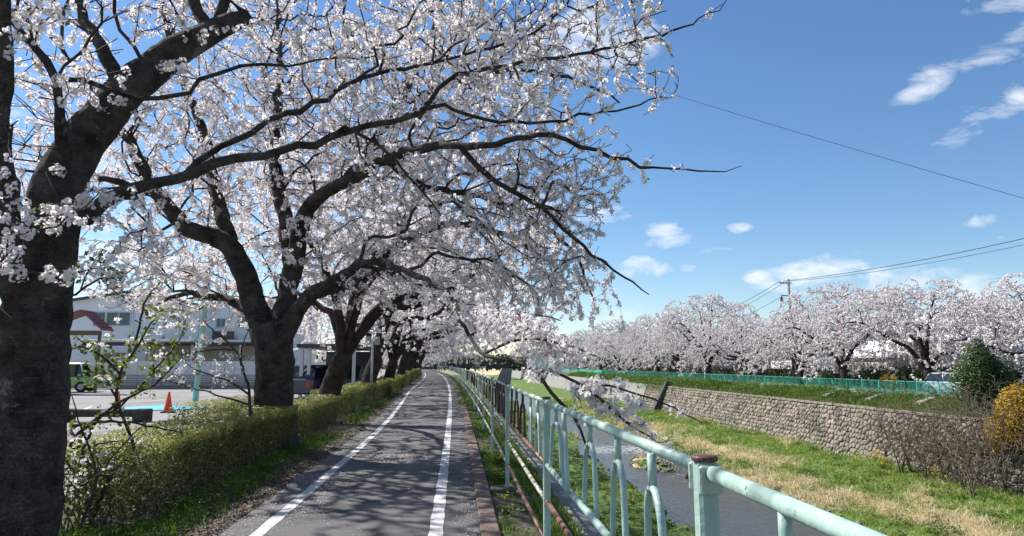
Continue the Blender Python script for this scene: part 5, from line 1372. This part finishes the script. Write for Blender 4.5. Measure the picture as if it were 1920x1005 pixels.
# yellow flowers: each flowering clump a thing
def flower_clump(x, y, z, lab, n=26, hgt=.16, r=.12, grp='yellow flower clumps by the railing', fs=.022):
    t = thing('yellow_flowers', lab, 'flowers', (x, y, z), group=grp)
    mb = MB(); pos = []
    for _ in range(n):
        a, d = rng.uniform(0, 6.28), r * math.sqrt(rng.uniform()); x1, y1, h = d * math.cos(a), d * math.sin(a), hgt * rng.uniform(.5, 1.1)
        mb.tube([(x1 * .3, y1 * .3, 0), (x1 * .8, y1 * .8, h * .6), (x1, y1, h)], [.0025, .002, .0015], 3); pos.append((x1, y1, h))
    mb.build('stems', young_leaf, t, kind='stuff')
    R = rand_rot(n, rng, np.tile([0, 0, 1.], (n, 1)), .4); V, F, tt = inst(STAR, STAR_F, np.array(pos), R, np.full(n, fs * 1.9)); link('flower_heads', np_mesh('flower_heads', V, F, yellow_m, False, {'tone': tt}), t, kind='stuff')
    m = n * 8; q = rng.normal(size=(m, 3)) * [r * .6, r * .6, hgt * .3] + [0, 0, hgt * .4]; q[:, 2] = np.abs(q[:, 2]); leafset('leaves', q, np.tile([0, 0, 1.], (m, 1)), .035, lush_m, t, rng)
for (pxx, pyy, lab, n) in [(935, 862, 'yellow flower clump beside the third concrete footing', 46), (946, 895, 'nearer yellow flower clump leaning on the concrete footing', 40), (952, 925, 'small yellow blossoms just below the post footing', 9), (948, 948, 'single low yellow flower pair beside the kerb', 7),
                           (922, 838, 'farther yellow flower clump between kerb and railing', 26), (905, 800, 'farthest small yellow flower clump at the kerb', 16)]:
    v = ray(pxx, pyy); k = (.06 - EYE) / v.z; flower_clump(v.x * k, v.y * k, -.02, lab, n, .17 if n > 20 else .08, .16 if n > 20 else .09)

# flood plain grass
m = 10500; Yc = ydist(m, 21, 120, 1.9); Xc = np.where(rng.uniform(0, 1, m) < .76, rng.uniform(15.2, 25.3, m), rng.uniform(2.5, 15.0, m)); zc = ground_z(Xc, Yc); k = zc > WATER + .02; Xc, Yc = Xc[k], Yc[k]
m = len(Xc); nb_ = 9; sc = Yc / 30; rr = np.repeat(.09 * sc * rng.uniform(.4, 1.5, m), nb_); n = m * nb_
X = np.repeat(Xc, nb_) + rng.normal(size=n) * rr; Yv = np.repeat(Yc, nb_) + rng.normal(size=n) * rr; z = ground_z(X, Yv); dr = np.repeat(dryness(Xc, Yc), nb_)
hgt = np.repeat(rng.uniform(.12, .62, m) ** 1.2 * sc ** .5, nb_) * rng.uniform(.5, 1.2, n) * (.7 + .5 * dr)
tone = np.clip(np.clip(dr * .8 + .06, 0, 1) + np.repeat(rng.normal(size=m) * .20, nb_) + rng.normal(size=n) * .08, 0, 1)
blades('river_grass', np.stack([X, Yv, z - .02], 1), hgt, rng.uniform(.016, .036, n) * np.repeat(sc, nb_), 1.3, grass_m, tone, rng, label='green and dry straw coloured grass covering the river margins')
# leafy green weeds clumps on flood plain
cl = []; ct = []
for _ in range(200):
    y = float(ydist(1, 24, 90, 1.8)[0]); x = rng.uniform(16, 25.2) if rng.uniform() < .8 else rng.uniform(4, 8.5)
    g = float(ground_z(x, y))
    if g < WATER + .05: continue
    r = rng.uniform(.15, .55); m = int(170 * r / .4); q = rng.normal(size=(m, 3)) * [r * .6, r * .6, r * .35] + [x, y, g + r * .3]; q[:, 2] = np.maximum(q[:, 2], g); cl.append(q); ct.append(np.full(m, rng.uniform(.0, .7)))
q = np.concatenate(cl); leafset('river_weeds', q, np.tile([0, 0, 1.], (len(q), 1)), .10, lush_m, None, rng, tone=np.clip(np.concatenate(ct) + rng.normal(size=len(q)) * .12, 0, 1), label='dense green weed clumps scattered over the river margins')
# berm growth
n = 26000; Yv = ydist(n, 28, 170, 1.7); X = rng.uniform(26.5, 28.8, n); z = berm_z(X, Yv); m = wob(X * 1.6, Yv * .7, 7); k = m > -.55; X, Yv, z, m = X[k], Yv[k], z[k], m[k]; sc = Yv / 40
blades('berm_grass', np.stack([X, Yv, z - .02], 1), (rng.uniform(.12, .45, len(X)) + .16 * np.clip(m, 0, 1)) * sc ** .35, rng.uniform(.018, .035, len(X)) * sc, .8, lush_m, rng.uniform(.1, .9, len(X)) * (.7 + .3 * m), rng, label='lush green growth on the slope between stone wall and green fence')
cl = []
for (y0, y1, nn, x0) in ((86, 98, 4200, 26.6), (56, 66, 2600, 27.0), (98, 112, 2500, 26.8)):
    q = np.stack([rng.normal(size=nn) * .45 + x0, rng.uniform(y0, y1, nn), rng.normal(size=nn) * .55 - 1.15], 1); cl.append(q)
for _ in range(38):
    y = rng.uniform(40, 130); q = rng.normal(size=(260, 3)) * [.35, .8, .28] + [rng.uniform(27.2, 28.4), y, -.55]; cl.append(q)
q = np.concatenate(cl); q[:, 2] = np.maximum(q[:, 2], -3.2); leafset('berm_bushes', q, np.tile([0, 0, 1.], (len(q), 1)), .16, lush_m, None, rng, tone=rng.uniform(0, .6, len(q)), label='green bushy growth hanging over the top of the stone wall')
# wall weeds
cl = []
for _ in range(46):
    y = rng.uniform(34, 90); tt = rng.uniform(.1, .95); p = wall_pt(y, tt, .08); m = int(rng.uniform(25, 90)); cl.append(rng.normal(size=(m, 3)) * [.06, .14, .10] + p)
q = np.concatenate(cl); leafset('wall_weeds', q, np.tile([-.6, 0, .6], (len(q), 1)), .085, lush_m, None, rng, tone=rng.uniform(0, .6, len(q)), label='small weeds rooted in the joints of the stone wall')
# fallen petals
n = 9000; Yv = ydist(n, 4.5, 40, 1.5); side = rng.uniform(0, 1, n)
cen = np.where(side < .6, np.array([path_left(y) for y in Yv]) + .12, np.where(side < .8, .12, -.7)); X = cen + rng.normal(size=n) * np.where(side < .6, .22, np.where(side < .8, .07, .75)) + shift(Yv)
onp = (X > np.array([path_left(y) for y in Yv]) + shift(Yv)) & (X < .2 + shift(Yv)); Z = np.where(onp, .042, .050)
dd = rng.uniform(0, 1, len(X)) < .30; ci = rng.integers(0, 4, len(X)); DX = np.array([-1.7, -1.15, -1.75, -.9])[ci]; DY = np.array([9.2, 11.6, 7.6, 11.0])[ci]
X = np.where(dd, DX + rng.normal(size=len(X)) * .22, X); Yv = np.where(dd, DY + rng.normal(size=len(Yv)) * .55, Yv); Z = np.where(dd, .043, Z)
keep_ = dd | (X < .34 + shift(Yv)) & ((wob(X * 2, Yv * 1.1, 2) > .05) | (side < .6)); X, Yv, Z = X[keep_], Yv[keep_], Z[keep_]
QUAD = np.array([[-.5, -.35, 0], [.5, -.35, .1], [.5, .35, 0], [-.5, .35, .12]]); 
R = rand_rot(len(X), rng, np.tile([0, 0, 1.], (len(X), 1)), .18); V, F, tt = inst(QUAD, np.array([[0, 1, 2, 3]]), np.stack([X, Yv, Z], 1), R, rng.uniform(.006, .011, len(X)) * np.sqrt(Yv / 7), rng.uniform(0, 1, len(X)))
link('fallen_petals', np_mesh('fallen_petals', V, F, petal_m, False, {'tone': tt}), kind='stuff', label='pale fallen petals scattered over the path and its edges')
# leaf litter on verge
n = 14000; Yv = ydist(n, 4.2, 30, 1.5); e = np.array([path_left(y) for y in Yv]); X = e - np.abs(rng.normal(size=n)) * .28 + .05 + shift(Yv)
V, F, tt = inst(QUAD, np.array([[0, 1, 2, 3]]), np.stack([X, Yv, rng.uniform(.035, .05, n)], 1), rand_rot(n, rng, np.tile([0, 0, 1.], (n, 1)), .5), rng.uniform(.012, .03, n))
link('leaf_litter', np_mesh('leaf_litter', V, F, M('litter', (.05, .036, .026), (.17, .13, .095), scale=30, rough=.9, island=.5), False), kind='stuff', label='brown leaf litter between hedge and path')
# river rocks
ico = [(0, 0, 1)] + [(.894 * math.cos(a), .894 * math.sin(a), .447) for a in ang] + [(.894 * math.cos(a + .628), .894 * math.sin(a + .628), -.447) for a in ang] + [(0, 0, -1)]
icf = [(0, i, i % 5 + 1) for i in range(1, 6)] + [(i, i + 5, i % 5 + 1) for i in range(1, 6)] + [(i % 5 + 1, i + 5, i % 5 + 6) for i in range(1, 6)] + [(11, i % 5 + 6, i + 5) for i in range(1, 6)]
def rocks(name, n, cx, cy, rx, ry, lo, hi, lab):
    x = cx + rng.normal(size=n) * rx; y = cy + rng.normal(size=n) * ry; z = np.maximum(ground_z(x, y), WATER - .08)
    V, F, t = inst(np.array(ico) * [1, .8, .55], np.array(icf), np.stack([x, y, z], 1), rand_rot(n, rng, np.tile([0, 0, 1.], (n, 1)), .3), rng.uniform(lo, hi, n)); 
    o = link(name, np_mesh(name, V, F, rock), kind='stuff', label=lab)
rocks('river_stones', 260, 12.3, 41.5, .9, 1.6, .06, .20, 'grey stones heaped on the islet in the river')
rocks('river_stones', 300, 12, 54, 2.6, 6, .06, .22, 'stones breaking the surface at the rapids'); rocks('river_stones', 260, 9.0, 36, .35, 9, .05, .15, 'small stones along the near water edge'); rocks('river_stones', 500, 15.6, 50, .4, 18, .05, .17, 'small stones along the far water edge')

# ------------------------------------------------------------------ shrubs on the right
def bush(name, lab, cat, loc, rad, n, mat, sz, rng, lumps=9, tone=None, trunk=True, twigs=120, grp=None):
    t = thing(name, lab, cat, loc, group=grp)
    C = rng.normal(size=(lumps, 3)); C /= np.linalg.norm(C, axis=1)[:, None]; C = C * rng.uniform(.3, .72, (lumps, 1)) * rad + [0, 0, rad[2] * 1.05]
    i = rng.choice(lumps, n); d = rng.normal(size=(n, 3)); d /= np.linalg.norm(d, axis=1)[:, None]
    lr = rng.uniform(.30, .52, lumps)[i]; q = C[i] + d * (lr * rng.uniform(.55, 1.05, n) ** .5)[:, None] * rad; q[:, 2] = np.maximum(q[:, 2], .05)
    lt = rng.uniform(0, .5, lumps)[i]; leafset('foliage', q, d + [0, 0, .4], sz, mat, t, rng, tone=np.clip(lt + rng.uniform(0, .5, n), 0, 1), tmpl=(OVAL, OVAL_F))
    mb = MB()
    for k in range(lumps):
        c = C[k]; mb.tube([(0, 0, -.3), (c[0] * .3, c[1] * .3, c[2] * .45), tuple(c)], [.045, .03, .01], 5)
    mb.build('stems', stem_m, t)
    return t
rng = np.random.default_rng(55)
p = at(1853, 800, 33)
bush('evergreen_bush', 'tall dark evergreen bush growing in front of the green fence at the right', 'bush', (27.4, 34.5, -2.1), np.array([1.5, 1.4, 2.5]), 19000, ever_m, .10, rng, 15)
bush('golden_tree', 'golden yellow leaved tree at the right edge beside the evergreen bush', 'tree', (26.2, 30.9, -3.8), np.array([1.3, 1.3, 2.35]), 14000, gold_m, .095, rng, 16)
def bare(lab, loc, h, n, rng, grp='bare brown shrubs by the stone wall', leaves=0, spread=.6):
    s = Skel(); g = 0
    for k in range(5):
        a = rng.uniform(0, 6.28); r = h * spread * rng.uniform(.4, 1)
        P = [(0, 0, -.1), (math.cos(a) * r * .25, math.sin(a) * r * .25, h * .35), (math.cos(a) * r * .6, math.sin(a) * r * .6, h * .7), (math.cos(a) * r, math.sin(a) * r, h * rng.uniform(.85, 1.1))]
        s.limb(P, [.036, .026, .017, .009], g, par=(None if k == 0 else 0), step=.2, rng=rng, jit=.03); g += 1
    d = rng.normal(size=(n, 3)); d /= np.linalg.norm(d, axis=1)[:, None]; h *= 1.3; n = int(n * 1.6); d = rng.normal(size=(n, 3)); d /= np.linalg.norm(d, axis=1)[:, None]; T = d * rng.uniform(.3, 1, (n, 1)) * [h * spread * 1.1, h * spread * 1.1, h * .52] + [0, 0, h * .62]
    s.colonize(T[T[:, 2] > .1], rng, 1.6, step=.16, minr=.4, upb=.25); s.solve(.0085)
    t = thing('bare_shrub', lab, 'shrub', loc, rng.uniform(0, 6), grp); ch = s.chains()
    link('branches', tube_mesh('branches', s, ch, stem_m), t)
    if leaves:
        idx = rng.choice(len(s.p), leaves); leafset('leaves', np.array([s.p[i] for i in idx]) + rng.normal(size=(leaves, 3)) * .04, np.tile([0, 0, 1.], (leaves, 1)), .07, ever_m, t, rng, tone=rng.uniform(.3, 1, leaves))
for (x, y, h, n, lv, lab) in [(23.9, 36.5, 3.1, 260, 0, 'sparse bare shrub leaning across the stone wall, leftmost of the bare shrubs'), (24.6, 33.2, 3.3, 420, 160, 'dense bare brown shrub below the evergreen bush'), (24.9, 30.6, 2.9, 420, 260, 'tangled bare shrub beside the golden tree'),
                              (23.6, 31.5, 2.0, 260, 0, 'low bare shrub in front of the tangled shrubs'), (25.2, 34.9, 2.8, 300, 200, 'half leafy shrub against the wall left of the evergreen bush'), (24.3, 38.6, 2.3, 140, 0, 'thin wispy bare shrub on the grass before the stone wall'), (22.6, 29.6, 1.5, 160, 60, 'small twiggy shrub nearest the camera on the far grass'),
                              (26.1, 31.8, 3.2, 380, 300, 'dark tangled shrub right behind the golden tree'), (24.7, 36.9, 2.9, 320, 120, 'grey bare shrub reaching over the coping left of the evergreen bush'),
                              (25.0, 32.4, 3.4, 420, 500, 'leafier tangled shrub hanging under the evergreen bush'), (24.0, 34.6, 2.2, 240, 0, 'broad low bare shrub on the grass under the stone wall')]:
    bare(lab, (x, y, float(ground_z(min(x, 25.2), y)) if x < 25.3 else -3.6), h, n, rng, leaves=lv)
for (pxx, pyy, lab) in [(1710, 868, 'yellow flowering weed, highest of the three before the bare shrubs'), (1765, 895, 'yellow flowering weed in front of the thin dark stem'), (1655, 880, 'faint yellow flowering weed left of the others')]:
    v = ray(pxx, pyy); k = (-4.3 - EYE) / v.z; x, y = min(v.x * k, 24.8), v.y * k; flower_clump(x, y, float(ground_z(x, y)), lab, 60, .6, .35, 'yellow flowering weeds by the far wall', .05)
for i, (x, y, lab, sx) in enumerate([(31.5, 40.5, 'rounded brown green shrub beside the silver car behind the green fence', .9), (30.6, 48.8, 'low orange brown clipped shrub left of the dark doorway behind the fence', .9), (30.8, 59, 'dark low shrub behind the green fence under drooping limbs', .9)]):
    bush('garden_shrub', lab, 'shrub', (x + 1.2, y, -.45), np.array([1.1, 1.3, .75]) * sx, 1500, (ever_m, gold_m, ever_m)[i], .11, rng, 6, grp='shrubs behind the green fence')

# dark hedge added as shade under the opposite trees, and distant woods at the horizon
rng = np.random.default_rng(91)
t = thing('hedge', 'long dark hedge added as the shade behind the opposite cherry trunks', 'hedge', (37.0, 90, -.42))
n = 26000; Yv = ydist(n, 34, 240, 1.5) - 90; X = rng.choice([-1, 1], n, p=[.75, .25]) * .8 + rng.normal(size=n) * .08; Z = rng.uniform(0, 1.0, n) ** .8 * (1.7 + .35 * wob(Yv * .5, 0, 2)); tp = rng.uniform(0, 1, n) < .2; X = np.where(tp, rng.uniform(-.8, .8, n), X)
leafset('foliage', np.stack([X, Yv, Z], 1), np.tile([-.6, 0, .4], (n, 1)), .20, ever_m, t, rng, tone=rng.uniform(0, .5, n) ** 1.5)
MB().box(-.6, .6, -56, 150, 0, 1.45).build('shade_core', dirt, t)  # solid core of the hedge added for shade
def woods(name, x0, y0, x1, y1, h, n, lab):
    u = rng.uniform(0, 1, n); X = x0 + (x1 - x0) * u; Yv = y0 + (y1 - y0) * u; hh = h * (.72 + .28 * wob(u * 46, u * 31, 3)); z = rng.uniform(0, 1, n) ** .75 * hh
    return leafset(name, np.stack([X + rng.normal(size=n) * 3, Yv + rng.normal(size=n) * 3, z], 1), np.tile([0, -.9, .2], (n, 1)), 1.5 if h < 6 else 2.4, ever_m, None, rng, tone=rng.uniform(0, .6, n), label=lab)
woods('distant_woods', -70, 262, 70, 300, 5, 9000, 'dark trees closing the view beyond the footbridge')
woods('distant_woods', -330, 420, 460, 470, 11, 20000, 'hazy low tree line on the horizon beyond the river bend')
woods('distant_woods', 62, 30, 75, 420, 6, 9000, 'dark tree belt added behind the opposite houses as shade under the canopies')  # belt added to darken the gaps under the opposite crowns
